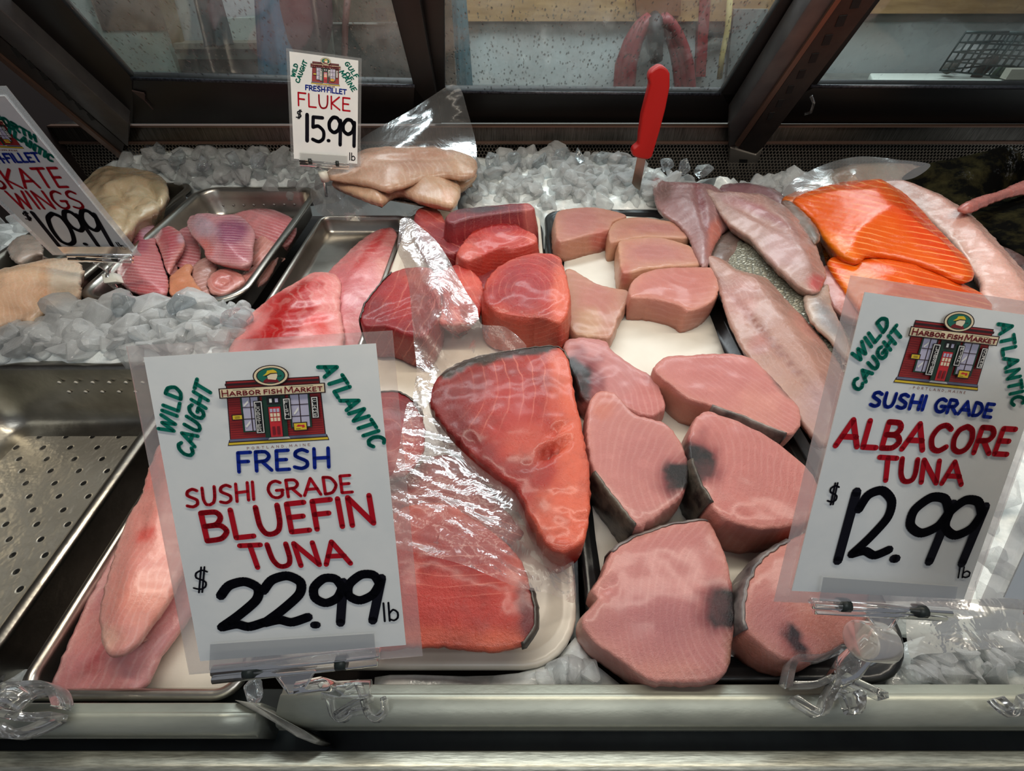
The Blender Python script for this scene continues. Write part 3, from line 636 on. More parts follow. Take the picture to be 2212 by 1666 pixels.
# paper liner on the black tray, its edge from the photo
lz = -.0045
L = catmull(np.array([P(px, py, lz) for px, py in ((1222, 535), (1218, 600), (1235, 760), (1262, 1000), (1285, 1200), (1300, 1410), (1560, 1418), (1700, 1418), (1760, 1300), (1725, 1130), (1600, 860), (1555, 740), (1500, 600), (1445, 465), (1380, 462), (1230, 468))]), .01)
V2, Tr, idx, Nn = trimesh(L[:, :2], .012, 0)
V3 = np.column_stack([V2, lz+.0012+.0016*fnoise(np.column_stack([V2, V2[:, 0]*0]), 22, 3)])
n0 = len(V3); A = np.vstack([V3, V3-np.array([0, 0, .0006])])
o = mk('paper_liner', A, list(Tr)+[tuple(i+n0 for i in f[::-1]) for f in Tr]+[(idx[i], idx[i]+n0, idx[(i+1) % len(idx)]+n0, idx[(i+1) % len(idx)]) for i in range(len(idx))], M['liner'])
tag(o, 'creased white paper liner lying in the black tray', 'paper')
t = MB(); t.prism([P(1424, 474, .001), P(1444, 468, .004), P(1446, 482, .001), P(1428, 484, 0)], (0, 0, -.0008)); tag(t.build('paper_scrap', M['liner']), 'white paper corner poking up at the top of the black tray', 'paper')
# ============================================================ fish
SD = (M['skin_dark'], 'dark skin strip'); SG = (M['skin_grey'], 'grey skin strip')
TU = dict(mat=M['tuna'], sub=.006, nz=(.0018, 45), bev=.004, rag=.0012)
RED = (172, 58, 50); PK = (224, 116, 94); DK = (110, 30, 32)
gT = 'bluefin tuna pieces on the white tray'
piece('tuna_steak', 'large red triangular bluefin steak with dark skin along its top edge, nearest the albacore', 'fish',
      [(925,862),(932,835),(950,808),(1000,778),(1090,757),(1200,746),(1228,772),(1243,850),(1258,920),(1272,1000),(1276,1070),(1268,1150),(1238,1188),(1195,1188),(1172,1165),(1145,1110),(1112,1052),(1055,1012),(990,952),(948,905)],
      z=.062, th=.062, ctl=[(1100,900,.008)], base=RED, group=gT, flare=-.004, side=(172,52,48),
      blobs=[(1260,1000,70,PK,.9,260,-5),(1210,1120,80,PK,.85),(1215,800,40,(226,124,104),.7,70),(965,900,70,DK,.8,100,-25),(1060,840,120,(150,46,44),.6,60),(1010,820,60,DK,.5),(1140,960,60,(210,104,88),.6),(1030,960,30,DK,.6,70,-40),(985,796,44,(56,46,36),1.,11,-32),(1060,771,60,(56,46,36),1.,12,-15),(1150,757,60,(50,40,34),1.,9,-7),(1110,1010,40,DK,.45,25),(1100,880,70,(186,70,66),.5)],
      ring=('c',930,838,27,1.,0), rmask=[(1080,850,150,100,-10)], fold=[(1184,941,1226,913,5,.012),(1166,985,1226,950,8,.022),(1188,1160,1235,1158,5,.006),(1196,1140,1230,1136,4,.004),(1195,1118,1228,1112,4,.004),(1235,1130,1268,1122,4,.005),(1120,1015,1200,990,4,.004),(1238,1030,1268,1012,3,.003),(1050,900,1085,935,3,.003),(975,900,1040,985,4,.005),(1175,1060,1232,1078,3,.003),(1232,1060,1240,1170,4,.004)], skin=[(2,6,*SD,.0015)], **TU)
piece('tuna_steak', 'red bluefin steak with pale arcs at the near end of the white tray', 'fish',
      [(770,1250),(800,1150),(870,1095),(960,1085),(1050,1135),(1120,1200),(1150,1270),(1160,1320),(1155,1365),(1128,1395),(1075,1408),(1000,1402),(900,1398),(800,1405),(765,1350)],
      z=.042, th=.044, dome=.008, dw=.05, base=(182,64,56), group=gT, side=(212,104,86), edge=(.012,(230,124,98),.45),
      blobs=[(900,1390,260,(232,128,100),.9,40),(1140,1330,26,(96,34,40),.9,80,-10),(950,1330,140,(186,66,60),.5),(1000,1180,140,(140,32,38),.7,70)],
      ring=('c',985,1040,34,1.55,0), rmask=[(980,1235,170,85,0)], skin=[(6,9,*SD,.003)], **TU)
piece('tuna_chunk', 'dark red bluefin chunk mostly hidden behind the large bluefin price card', 'fish',
      [(760,880),(800,848),(860,845),(892,862),(912,895),(918,940),(905,990),(878,1022),(840,1032),(790,1030),(755,960)],
      z=.05, th=.052, dome=.012, base=(150,34,38), group=gT, blobs=[(885,880,40,(96,24,30),.7),(880,980,50,(176,52,50),.7)], ring=('c',840,940,24,1.,0), skin=[(1,4,*SD,.003)], **TU)
piece('tuna_steak', 'dark red wedge of bluefin left of the plastic bag with a dark rim', 'fish',
      [(777,688),(786,657),(808,627),(827,604),(846,588),(880,577),(930,578),(952,615),(948,675),(918,728),(880,722),(832,704),(788,704)],
      z=.058, th=.06, base=(146,34,40), group=gT, side=(150,34,36), blobs=[(880,640,60,(178,60,58),.7),(900,590,50,(212,110,98),.7,25),(800,690,50,(126,26,32),.6)],
      ring=('l',-62,24,0,850,650), fold=[(790,690,910,640,4,.004),(800,700,920,665,4,.004)], skin=[(0,4,*SD,.003)], **TU)
piece('tuna_chunk', 'bluefin chunk with pale ragged edge just behind the plastic bag', 'fish',
      [(935,600),(985,570),(1020,583),(1043,612),(1043,650),(1028,690),(985,700),(940,690)], z=.046, th=.048, dome=.006, base=(196,74,66), group=gT, side=(190,70,60),
      blobs=[(1020,620,40,(216,104,88),.8),(950,650,40,(150,40,44),.6)], ring=('l',60,18,0,990,640), **TU)
piece('tuna_steak', 'thick round red bluefin steak with concentric grain right of the plastic bag', 'fish',
      [(1043,642),(1050,604),(1072,578),(1115,554),(1165,545),(1208,552),(1222,588),(1232,630),(1228,672),(1210,696),(1160,684),(1105,676),(1060,664)],
      z=.07, th=.072, dome=.006, base=(178,58,52), group=gT, side=(200,80,68), flare=.004, edge=(.012,(222,110,92),.6),
      blobs=[(1130,620,60,(158,48,54),.7),(1215,640,30,PK,.9,70),(1060,640,30,(150,36,38),.6)], ring=('c',1135,625,13,1.25,0), fold=[(1055,665,1160,682,5,.004),(1158,680,1226,640,4,.003)], **TU)
piece('tuna_block', 'tuna block with blackish top edge at the far end of the white tray', 'fish',
      [(961,470),(985,452),(1060,443),(1135,437),(1149,441),(1152,452),(1090,459),(1020,470),(976,483)], z=.085, th=.085, base=(120,40,48), group=gT, side=(150,54,58), flare=.012,
      blobs=[(1040,452,70,(50,34,38),.9,9,-4),(1145,470,18,(196,110,104),.8,60)], ring=('l',84,19,0,1050,470), **TU)
piece('tuna_chunk', 'lumpy bright red tuna chunk in front of the blackish topped block', 'fish',
      [(985,548),(1006,515),(1030,489),(1062,474),(1105,475),(1130,492),(1157,505),(1159,522),(1130,529),(1080,536),(1040,552),(1008,563)], z=.062, th=.064, dome=.008, base=(190,70,62), group=gT, side=(196,76,66), flare=.006,
      blobs=[(1080,490,60,(146,36,44),.7,14),(1010,545,30,(214,110,98),.8),(1150,515,14,(222,120,104),.7)], ring=('c',1090,492,12,1.6,0), fold=[(1010,520,1050,545,4,.004),(1085,536,1155,520,4,.004)], **TU)
piece('tuna_steak', 'flat dark red tuna slab at the far left corner of the white tray', 'fish',
      [(893,472),(903,450),(930,443),(950,455),(966,482),(1000,510),(1004,532),(970,548),(925,530),(902,500)], z=.05, th=.052, base=(136,40,44), group=gT, blobs=[(925,465,30,(186,84,78),.7),(960,470,20,(214,120,108),.6,8,-20)], ring=('l',30,16,0,940,500), **TU)
piece('tuna_chunk', 'small red tuna chunk low between the round steak and the lumpy one', 'fish',
      [(1012,568),(1060,552),(1115,548),(1150,545),(1110,580),(1060,610),(1040,640),(1000,640),(965,600)], z=.028, th=.032, base=(150,44,46), group=gT, blobs=[(1050,590,30,(120,60,62),.6)], **TU)
piece('tuna_chunk', 'low dark tuna piece pressed under the clear sheet between the two big steaks', 'fish',
      [(790,1050),(860,1035),(930,985),(985,985),(1040,1035),(1085,1090),(1130,1150),(1080,1175),(960,1110),(860,1110),(800,1130)], z=.022, th=.026, dome=.012, base=(150,56,54), group=gT, ring=('l',20,16,0,960,1060), **TU)
# pale fillets in the long steel tray
WH = dict(mat=M['white'], sub=.007, nz=(.002, 30), bev=.005, rag=.0012); gW = 'pale fillets in the long steel tray'
piece('fillet', 'upper translucent pink fillet at the far end of the long steel tray', 'fish',
      [(690,640),(705,590),(740,553),(775,520),(812,497),(846,490),(858,505),(855,548),(848,590),(800,650),(790,700),(795,760),(745,790),(715,760)], z=-.006, th=.022, dome=.016, dw=.035, base=(214,132,132), group=gW, edge=(.012,(222,160,158),.6),
      blobs=[(800,540,10,(186,66,66),.8,90,38),(780,600,7,(176,50,52),.7),(750,640,60,(196,120,126),.6),(835,580,25,(232,170,160),.7)], ring=('l',-10,18,0,760,620), **WH)
piece('fillet', 'glossy fillet with deep red streaks behind the large bluefin card', 'fish',
      [(470,880),(478,790),(508,722),(545,672),(590,636),(640,606),(680,586),(722,590),(736,610),(733,660),(742,710),(738,750),(700,830),(640,900),(520,930)], z=.012, th=.036, dome=.022, dw=.05, base=(224,136,134), group=gW, edge=(.014,(236,178,170),.6),
      blobs=[(620,690,34,(170,20,28),.95,90,35),(600,650,40,(190,40,44),.8,20,-30),(590,712,50,(186,30,34),.85,14,-14),(680,690,40,(214,60,54),.75,12,-12),(640,665,50,(186,30,36),.8,10,-8),(560,730,40,(176,24,30),.8,8,-10),(695,710,18,(210,70,62),.7)], ring=('l',70,20,0,620,700), fold=[(560,712,720,690,6,.005),(600,668,700,655,6,.004),(575,735,690,725,5,.003)], **WH)
piece('fillet', 'long pale fillet folded on top, near end of the long steel tray', 'fish',
      [(340,960),(318,1010),(300,1070),(278,1105),(252,1165),(230,1235),(211,1305),(211,1365),(222,1408),(246,1420),(284,1398),(322,1350),(368,1285),(405,1200),(450,1080),(460,960),(400,930)], z=.03, th=.03, dome=.022, dw=.035, base=(228,156,146), group=gW, edge=(.01,(240,186,176),.5),
      blobs=[(315,1155,30,(214,90,84),.7,16,-30),(300,1010,60,(224,120,116),.5),(235,1380,30,(240,196,176),.7),(310,1300,60,(232,160,140),.5),(250,1395,10,(180,90,84),.6)], ring=('l',-68,16,.02,300,1200), fold=[(235,1390,262,1372,5,.008),(310,1100,305,1260,8,.003)], **WH)
piece('fillet', 'broad pale pink fillet lowest at the near end of the long steel tray', 'fish',
      [(300,1100),(255,1160),(220,1230),(175,1315),(135,1405),(104,1486),(108,1512),(180,1516),(255,1512),(305,1488),(345,1415),(392,1350),(440,1270),(430,1150)], z=-.004, th=.024, dome=.02, dw=.04, base=(218,146,146), group=gW, edge=(.012,(228,176,172),.5),
      blobs=[(215,1415,46,(206,92,96),.75,9,-50),(190,1360,60,(224,150,140),.5),(300,1400,70,(216,160,160),.5)], ring=('l',-58,22,0,250,1350), fold=[(240,1400,165,1490,7,.008)], **WH)
# albacore
AL = dict(mat=M['alba'], sub=.006, nz=(.0012, 40), bev=.003, rag=.001); gA = 'albacore pieces on the black tray'
AB = (206, 132, 126); AE = (226, 168, 144)
piece('albacore_chunk', 'tan pink albacore block at the far left corner of the black tray', 'fish', [(1199,470),(1212,453),(1284,447),(1353,464),(1326,478),(1314,497),(1270,508),(1212,521),(1201,505)], z=.038, th=.042, base=(200,132,116), group=gA, side=(198,116,98), edge=(.01,(214,156,124),.6), blobs=[(1250,480,40,(190,112,108),.5),(1300,520,30,(204,96,84),.7)], ring=('l',10,12,0,1270,480), flare=.004, **AL)
piece('albacore_chunk', 'tan albacore block behind the other, touching the bass tails at top', 'fish', [(1316,496),(1330,477),(1362,469),(1402,470),(1480,484),(1489,500),(1488,514),(1440,513),(1390,512),(1340,520),(1318,522)], z=.038, th=.042, base=(198,132,112), group=gA, side=(206,146,116), edge=(.01,(216,164,128),.6), blobs=[(1420,492,50,(186,110,102),.6,12)], ring=('l',4,11,0,1400,490), **AL)
piece('albacore_chunk', 'tan and rose albacore block in the middle of the four far blocks', 'fish', [(1336,528),(1344,518),(1390,512),(1432,513),(1490,530),(1520,552),(1520,571),(1470,574),(1400,580),(1348,590),(1338,560)], z=.04, th=.044, base=(202,134,118), group=gA, side=(206,128,104), edge=(.01,(218,166,128),.7), blobs=[(1410,545,60,(184,108,104),.6,20),(1350,600,14,(196,90,80),.6,30)], ring=('l',4,11,0,1430,545), **AL)
piece('albacore_chunk', 'plump rosy albacore block nearest of the four far blocks', 'fish', [(1361,615),(1380,594),(1420,580),(1470,577),(1540,577),(1557,592),(1555,622),(1540,650),(1492,672),(1462,657),(1405,645),(1363,642)], z=.042, th=.046, dome=.004, base=(208,128,116), group=gA, side=(200,112,100), edge=(.012,(220,158,132),.6), blobs=[(1450,610,70,(202,118,108),.5)], ring=('c',1500,560,16,1.4,0), flare=-.002, **AL)
piece('albacore_slice', 'thin tan triangular albacore slice at the left rim of the black tray', 'fish', [(1222,580),(1242,584),(1290,612),(1322,620),(1358,628),(1356,650),(1336,690),(1320,728),(1290,728),(1245,722),(1230,700),(1226,640)], z=.022, th=.026, base=(196,138,118), group=gA, edge=(.01,(206,164,134),.5), blobs=[(1290,650,40,(192,116,106),.6),(1270,700,40,(206,168,130),.6)], ring=('c',1240,740,16,1.,0), **AL)
piece('albacore_steak', 'pink albacore steak with dark bloodline on its left edge, in the tray middle', 'fish', [(1218,745),(1228,732),(1262,728),(1310,736),(1322,756),(1370,790),(1412,815),(1432,850),(1437,880),(1412,898),(1380,893),(1345,876),(1320,856),(1292,850),(1275,868),(1258,858),(1244,820),(1224,775)], z=.034, th=.038, base=(204,134,132), group=gA, side=(208,122,110), edge=(.006,(224,164,154),.4), blobs=[(1250,822,26,(30,26,27),1.,46,-18),(1262,815,34,(130,28,38),.8,54,-18),(1400,870,50,(210,118,110),.5)], ring=('c',1240,900,13,1.1,20), **AL)
piece('albacore_loin', 'broad pink albacore loin with grey skin on its near side, right of the tray middle', 'fish', [(1412,796),(1438,770),(1500,765),(1570,762),(1622,772),(1662,806),(1702,850),(1728,882),(1730,918),(1702,938),(1620,906),(1540,876),(1490,862),(1448,830)], z=.05, th=.054, base=(210,132,126), group=gA, side=(222,150,128), flare=-.006, edge=(.006,(226,160,140),.4), blobs=[(1690,830,50,(74,60,58),.85,14,48),(1560,800,100,(198,116,114),.5,40,10),(1640,890,60,(226,156,142),.6)], ring=('l',35,9,0,1560,820), skin=[(9,11,*SG,.0015)], **AL)
piece('albacore_steak', 'drumstick shaped albacore steak with dark spot on its right and skin at lower left', 'fish', [(1268,900),(1276,862),(1296,844),(1324,846),(1346,866),(1370,892),(1440,915),(1480,968),(1489,1020),(1478,1068),(1440,1100),(1402,1128),(1372,1136),(1344,1100),(1284,1018),(1270,962)], z=.05, th=.054, base=(206,134,128), group=gA, side=(210,124,110), edge=(.006,(224,162,148),.4), blobs=[(1474,1030,36,(30,26,27),1.,30,-10),(1466,1032,48,(130,28,38),.8,40,-10),(1300,870,36,(214,130,110),.8),(1390,980,70,(196,122,120),.5)], ring=('c',1510,1050,14,.75,-20), skin=[(12,14,*SD,.0015)], **AL)
piece('albacore_steak', 'pink albacore steak with dark bloodline on its left side, beside the albacore card', 'fish', [(1488,945),(1500,908),(1525,886),(1572,900),(1640,930),(1700,970),(1752,1018),(1772,1060),(1770,1105),(1738,1132),(1650,1142),(1565,1122),(1535,1085),(1510,1045),(1490,990)], z=.055, th=.06, dome=.004, base=(212,132,126), group=gA, side=(206,112,98), edge=(.006,(226,162,146),.4), blobs=[(1508,1000,34,(30,26,27),1.,44,-20),(1508,996,46,(130,28,38),.8,56,-20),(1640,1100,90,(214,118,110),.5,30),(1630,985,80,(204,126,122),.4)], ring=('c',1450,1010,15,.8,20), skin=[(12,14,*SD,.003)], **AL)
piece('albacore_steak', 'largest rounded albacore steak with black bloodline spot at the near end of the tray', 'fish', [(1253,1342),(1275,1312),(1292,1290),(1278,1276),(1292,1250),(1308,1225),(1322,1190),(1360,1162),(1420,1140),(1480,1126),(1530,1123),(1555,1165),(1572,1210),(1582,1260),(1590,1315),(1584,1390),(1572,1450),(1530,1472),(1455,1476),(1400,1468),(1345,1430),(1285,1388)], z=.04, th=.044, base=(206,132,128), group=gA, side=(204,120,108), edge=(.007,(228,164,146),.5), blobs=[(1568,1314,44,(28,23,25),1.,38,-60),(1562,1312,60,(130,28,38),.8,52,-60),(1420,1330,90,(190,116,120),.5,70),(1580,1420,14,(150,104,70),.7,50),(1430,1450,120,(220,148,134),.6,26)], ring=('c',1620,1340,15,.75,-10), fold=[(1290,1285,1325,1255,6,.006)], skin=[(6,10,*SG,.0015)], **AL)
piece('albacore_steak', 'albacore steak with broad grey skin side, partly hidden under the albacore card', 'fish', [(1612,1360),(1606,1300),(1622,1240),(1655,1195),(1705,1165),(1770,1145),(1840,1180),(1872,1250),(1876,1325),(1835,1385),(1765,1425),(1715,1432),(1655,1400)], z=.05, th=.054, base=(208,132,126), group=gA, side=(212,120,98), edge=(.007,(228,160,140),.5), blobs=[(1720,1385,16,(40,14,22),1.,44,-24),(1715,1390,34,(150,50,50),.5,60,-24),(1780,1330,80,(216,128,104),.6)], ring=('c',1740,1440,14,.8,0), skin=[(0,4,*SG,.0015)], **AL)
# striped bass fillets right of the black tray
BA = dict(mat=M['bass'], sub=.007, nz=(.002, 30), bev=.004, rag=.0012); gB = 'grey pink bass fillets between the trays and the salmon'
BB = (170, 138, 128)
M['scale'] = None
def scalemat():
    m, nt, b = newmat('silver_scaled_skin'); co = tex(nt); a = N_(nt, 'ShaderNodeAttribute', attribute_name='col')
    mp = N_(nt, 'ShaderNodeMapping'); mp.inputs['Rotation'].default_value = (0, 0, .9); mp.inputs['Scale'].default_value = (1, 1.5, 1); nt.links.new(co, mp.inputs[0])
    vo = N_(nt, 'ShaderNodeTexVoronoi', feature='DISTANCE_TO_EDGE'); vo.inputs['Scale'].default_value = 130; nt.links.new(mp.outputs[0], vo.inputs['Vector'])
    e = ramp(nt, vo.outputs['Distance'], .16, .02); nt.links.new(mixc(nt, math_(nt, 'MULTIPLY', e, .85), a.outputs['Color'], lin((70, 68, 58))), b.inputs['Base Color'])
    setin(b, Roughness=.3, Metallic=.25); bump_(nt, vo.outputs['Distance'], .6, .004, b); return m
M['scale'] = scalemat()
def skinblack():
    m, nt, b = newmat('wet_black_skin'); co = tex(nt); f = noise_(nt, co, 16, 5, .7); out = nt.nodes['Material Output']; nt.nodes.remove(b)
    df = N_(nt, 'ShaderNodeBsdfDiffuse'); gl = N_(nt, 'ShaderNodeBsdfGlossy'); gl.inputs['Roughness'].default_value = .18
    nt.links.new(mixc(nt, ramp(nt, f, .45, .75), lin((12, 12, 11)), lin((54, 50, 30))), df.inputs[0])
    bump_(nt, noise_(nt, co, 110, 5, .8), 1., .008, gl); mx = N_(nt, 'ShaderNodeMixShader')
    nt.links.new(math_(nt, 'MULTIPLY', math_(nt, 'MULTIPLY', ramp(nt, noise_(nt, co, 6, 3), .5, .66), ramp(nt, noise_(nt, co, 140, 3, .7), .5, .6)), .45), mx.inputs[0])
    nt.links.new(df.outputs[0], mx.inputs[1]); nt.links.new(gl.outputs[0], mx.inputs[2]); nt.links.new(mx.outputs[0], out.inputs[0]); return m
M['flounder'] = skinblack()
piece('bass_fillet', 'silver scaled skin-up bass fillet lying between two pink fillets', 'fish', [(1572,520),(1592,512),(1640,528),(1690,556),(1740,605),(1800,672),(1840,735),(1850,800),(1836,860),(1790,800),(1730,720),(1670,650),(1605,600),(1574,566)], M['scale'], z=.035, th=.02, dome=.02, dw=.04, base=(168,166,150), group=gB, sub=.007, nz=(.001,30), bev=.004, rag=.0006, blobs=[(1690,600,90,(96,98,88),.8,26,40),(1770,740,80,(206,204,188),.7,40,50)])
piece('bass_fillet', 'dark grey skin-up bass piece under the two crossing fillets', 'fish', [(1530,500),(1560,470),(1610,480),(1660,520),(1640,560),(1590,575),(1545,600),(1528,570)], z=.03, th=.02, dome=.012, base=(128,108,100), group=gB, blobs=[(1560,540,30,(106,96,90),.7)], **BA)
piece('bass_fillet', 'bass fillet with tail pointing at the ice behind the black tray', 'fish', [(1408,385),(1420,380),(1442,394),(1480,396),(1540,402),(1572,420),(1584,450),(1592,478),(1575,492),(1560,505),(1545,530),(1530,572),(1518,574),(1500,540),(1486,505),(1462,480),(1436,462),(1418,440)], z=.045, th=.022, dome=.022, dw=.03, base=(152,116,116), group=gB, edge=(.008,(186,150,144),.4), blobs=[(1430,410,24,(112,86,80),.7),(1516,440,8,(120,44,52),.75,70,-14),(1545,510,18,(200,120,104),.7,50,10)], ring=('l',60,9,0,1500,450), fold=[(1505,405,1530,510,7,.008)], **BA)
piece('bass_fillet', 'long bass fillet curling over the scaled one, tail at upper left', 'fish', [(1526,408),(1552,414),(1600,418),(1650,424),(1700,448),(1740,482),(1762,520),(1774,556),(1786,590),(1776,622),(1758,630),(1722,612),(1680,575),(1650,545),(1620,512),(1580,484),(1556,456)], z=.068, th=.024, dome=.026, dw=.035, base=(172,138,130), group=gB, edge=(.006,(206,184,170),.4), blobs=[(1650,460,9,(130,66,70),.7,90,-62),(1600,440,60,(176,120,122),.5,14,20),(1765,610,22,(190,72,78),.7),(1690,540,50,(186,150,150),.5)], ring=('l',40,10,0,1650,520), fold=[(1560,425,1740,520,8,.006)], **BA)
piece('bass_fillet', 'largest bass fillet with brown centre line, running down to the albacore card', 'fish', [(1526,552),(1545,552),(1568,562),(1600,584),(1655,598),(1700,646),(1752,700),(1800,760),(1838,830),(1846,900),(1815,955),(1780,962),(1745,925),(1700,866),(1645,800),(1604,748),(1575,690),(1560,640),(1548,600)], z=.045, th=.024, dome=.026, dw=.04, base=(176,138,126), group=gB, edge=(.007,(206,176,164),.4), blobs=[(1650,720,11,(134,76,62),.75,190,-40),(1640,745,24,(170,96,92),.5),(1790,880,70,(166,136,140),.6),(1600,640,50,(188,130,122),.5),(1740,700,60,(206,140,128),.5,20,50)], ring=('l',48,9,0,1680,740), fold=[(1580,640,1790,890,8,.007),(1600,610,1640,640,6,.003)], **BA)
piece('bass_fillet', 'reddish bass strip tucked between the curled fillet and the salmon', 'fish', [(1770,600),(1782,572),(1810,575),(1850,600),(1890,640),(1890,690),(1850,690),(1800,660)], z=.042, th=.02, dome=.01, base=(188,128,120), group=gB, edge=(.005,(150,110,106),.4), ring=('l',40,10,0,1820,630), **BA)
piece('bass_fillet', 'brown mottled fillet edge curled up beside the salmon', 'fish', [(1690,432),(1712,436),(1742,460),(1766,490),(1774,512),(1762,524),(1738,498),(1712,468)], z=.075, th=.03, dome=.01, base=(118,100,90), group=gB, blobs=[(1760,500,20,(92,84,72),.7)], **BA)
piece('bass_fillet', 'dark pinkish fillet flap lying farthest back behind the other bass fillets', 'fish', [(1560,398),(1600,394),(1640,398),(1680,410),(1702,436),(1690,446),(1650,428),(1600,420),(1560,414)], z=.04, th=.02, dome=.012, base=(132,98,102), group=gB, **BA)
piece('bass_fillet', 'lowest bass flap with silver belly under the curled fillet end', 'fish', [(1738,640),(1762,626),(1790,612),(1800,660),(1830,720),(1846,780),(1830,770),(1790,724),(1755,690)], z=.058, th=.012, dome=.008, base=(186,166,152), group=gB, blobs=[(1790,690,24,(124,130,138),.7,60,-30)], **BA)
# salmon
SA = dict(mat=M['salmon'], sub=.007, nz=(.0016, 26), bev=.006, rag=.0008); gS = 'orange salmon fillets at the right'
piece('salmon_fillet', 'large domed orange salmon fillet on top', 'fish', [(1716,430),(1738,414),(1780,400),(1826,390),(1870,387),(1910,394),(1950,412),(1985,442),(2020,482),(2060,524),(2096,560),(2109,596),(2080,602),(2030,580),(1975,562),(1920,550),(1880,548),(1856,562),(1820,545),(1786,512),(1758,470)], z=.075, th=.045, dome=.045, dw=.07, base=(226,104,22), group=gS, blobs=[(2000,500,130,(214,76,34),.8,34,44),(1890,430,80,(220,92,34),.5,30,30),(1850,400,30,(226,96,20),.8,9),(1800,530,60,(238,140,60),.6,30,30)], ring=('l',12,11.5,.006,1850,470), fold=[(1820,402,1880,400,5,.004)], **SA)
piece('salmon_fillet', 'lower orange salmon fillet peeking out below the domed one', 'fish', [(1790,560),(1835,548),(1870,546),(1920,550),(1980,562),(2040,590),(2100,620),(2150,648),(2170,680),(2080,700),(1960,690),(1880,680),(1840,640)], z=.055, th=.03, dome=.022, dw=.05, base=(226,102,22), group=gS, blobs=[(2030,610,110,(214,84,34),.7,18,24),(1860,620,50,(236,140,64),.6)], ring=('l',14,12,.006,1900,620), fold=[(1930,600,2010,640,6,.005),(2000,640,2080,670,6,.004)], **SA)
piece('salmon_fillet', 'small orange salmon end behind the domed fillet on the left', 'fish', [(1692,424),(1712,414),(1740,404),(1772,402),(1760,420),(1726,440),(1700,440)], z=.05, th=.02, dome=.01, base=(206,112,66), group=gS, ring=('l',20,10,0,1720,420), **SA)
# pale fillets and dark flatfish at the right end
piece('pale_fillet', 'long pale pink fillet arching around the salmon on its right', 'fish', [(1880,392),(1930,386),(1980,398),(2040,424),(2095,458),(2140,500),(2180,545),(2230,600),(2280,680),(2240,720),(2160,680),(2125,640),(2118,600),(2085,545),(2030,488),(1975,440),(1920,410)], z=.06, th=.03, dome=.026, dw=.05, base=(216,172,160), group='pale fillets at the right end', edge=(.008,(206,196,186),.5), blobs=[(1960,420,60,(180,150,142),.6,30,30),(2130,600,60,(226,180,166),.5)], ring=('l',30,12,0,2060,520), fold=[(2070,500,2120,600,4,.004)], **WH)
piece('pale_fillet', 'pale fillet with ragged top at the right edge under the dark flatfish', 'fish', [(2100,458),(2140,480),(2180,510),(2250,550),(2320,640),(2300,720),(2230,640),(2180,570),(2130,510)], z=.045, th=.03, dome=.02, base=(206,160,150), group='pale fillets at the right end', ring=('l',35,12,0,2180,560), **WH)
piece('flatfish', 'glossy black skinned flatfish farthest back at the right', 'fish', [(1952,382,.012),(1975,362,.025),(2020,346,.04),(2075,336,.05),(2130,322,.065),(2200,316,.07),(2320,320,.07),(2330,400),(2240,398),(2160,420),(2100,446),(2050,432),(1995,408)], M['flounder'], z=.055, th=.04, dome=.04, dw=.08, base=(20,20,20), group='black skinned flatfish', sub=.008, nz=(.002,20), bev=.006, rag=.0006)
piece('flatfish', 'glossy black skinned flatfish in front at the right edge', 'fish', [(2098,462),(2130,440),(2190,418),(2330,400),(2380,500),(2300,580),(2230,560),(2170,520),(2120,488)], M['flounder'], z=.06, th=.04, dome=.03, dw=.06, base=(20,20,20), group='black skinned flatfish', sub=.008, nz=(.002,20), bev=.006, rag=.0006)
piece('fin_strip', 'pink strip of flesh lying between the two black flatfish', 'fish', [(2078,440),(2110,424),(2160,410),(2212,388),(2300,372),(2310,396),(2212,410),(2160,424),(2110,446),(2092,448)], z=.094, th=.012, dome=.005, dw=.01, base=(190,124,116), ring=('l',-20,9,0,2150,420), **WH)
piece('fish_bits', 'dark brown scraps below the black flatfish at right', 'fish', [(2150,540),(2180,520),(2240,560),(2330,640),(2300,680),(2220,620)], z=.05, th=.02, dome=.012, base=(74,56,52), **BA)
# fluke at the back
FK = dict(mat=M['skate'], sub=.008, nz=(.003, 24), bev=.006, rag=.001); gF = 'fluke fillets in the plastic bag'
piece('fluke_fillet', 'upper rolled fluke fillet behind the small price card', 'fish', [(700,376),(725,352),(770,330),(830,320),(900,318),(960,320),(1005,328),(1030,346),(1026,372),(1000,380),(960,376),(920,380),(880,394),(835,406),(800,396),(760,388)], z=.098, th=.014, dome=.03, dw=.05, base=(206,170,152), group=gF, flare=-.008, side=(200,164,140), edge=(.02,(190,156,130),.5), fold=[(790,342,1000,338,6,.006)], blobs=[(900,330,120,(180,136,116),.6,8),(1000,350,30,(220,184,158),.6),(890,355,40,(168,128,114),.5,20)], ring=('l',70,12,0,880,350), **FK)  # thin darker band near the top paints the bag's shadow
piece('fluke_fillet', 'lower draped fluke fillet nearest the red tuna', 'fish', [(715,392),(760,384),(840,390),(900,376),(960,376),(990,392),(994,416),(978,440),(948,437),(900,426),(865,412),(845,416),(822,432),(780,420)], z=.078, th=.02, dome=.02, dw=.03, base=(210,174,150), group=gF, flare=-.01, side=(196,160,136), edge=(.012,(222,190,160),.5), blobs=[(870,398,60,(190,156,140),.5),(970,425,18,(226,180,156),.7)], ring=('l',75,10,0,880,410), **FK)
piece('fluke_fillet', 'curled right end of fluke fillet against the ice', 'fish', [(955,378),(985,372),(1022,366),(1030,376),(1012,392),(985,400),(960,398)], z=.062, th=.03, dome=.014, base=(214,180,150), group=gF, **FK)
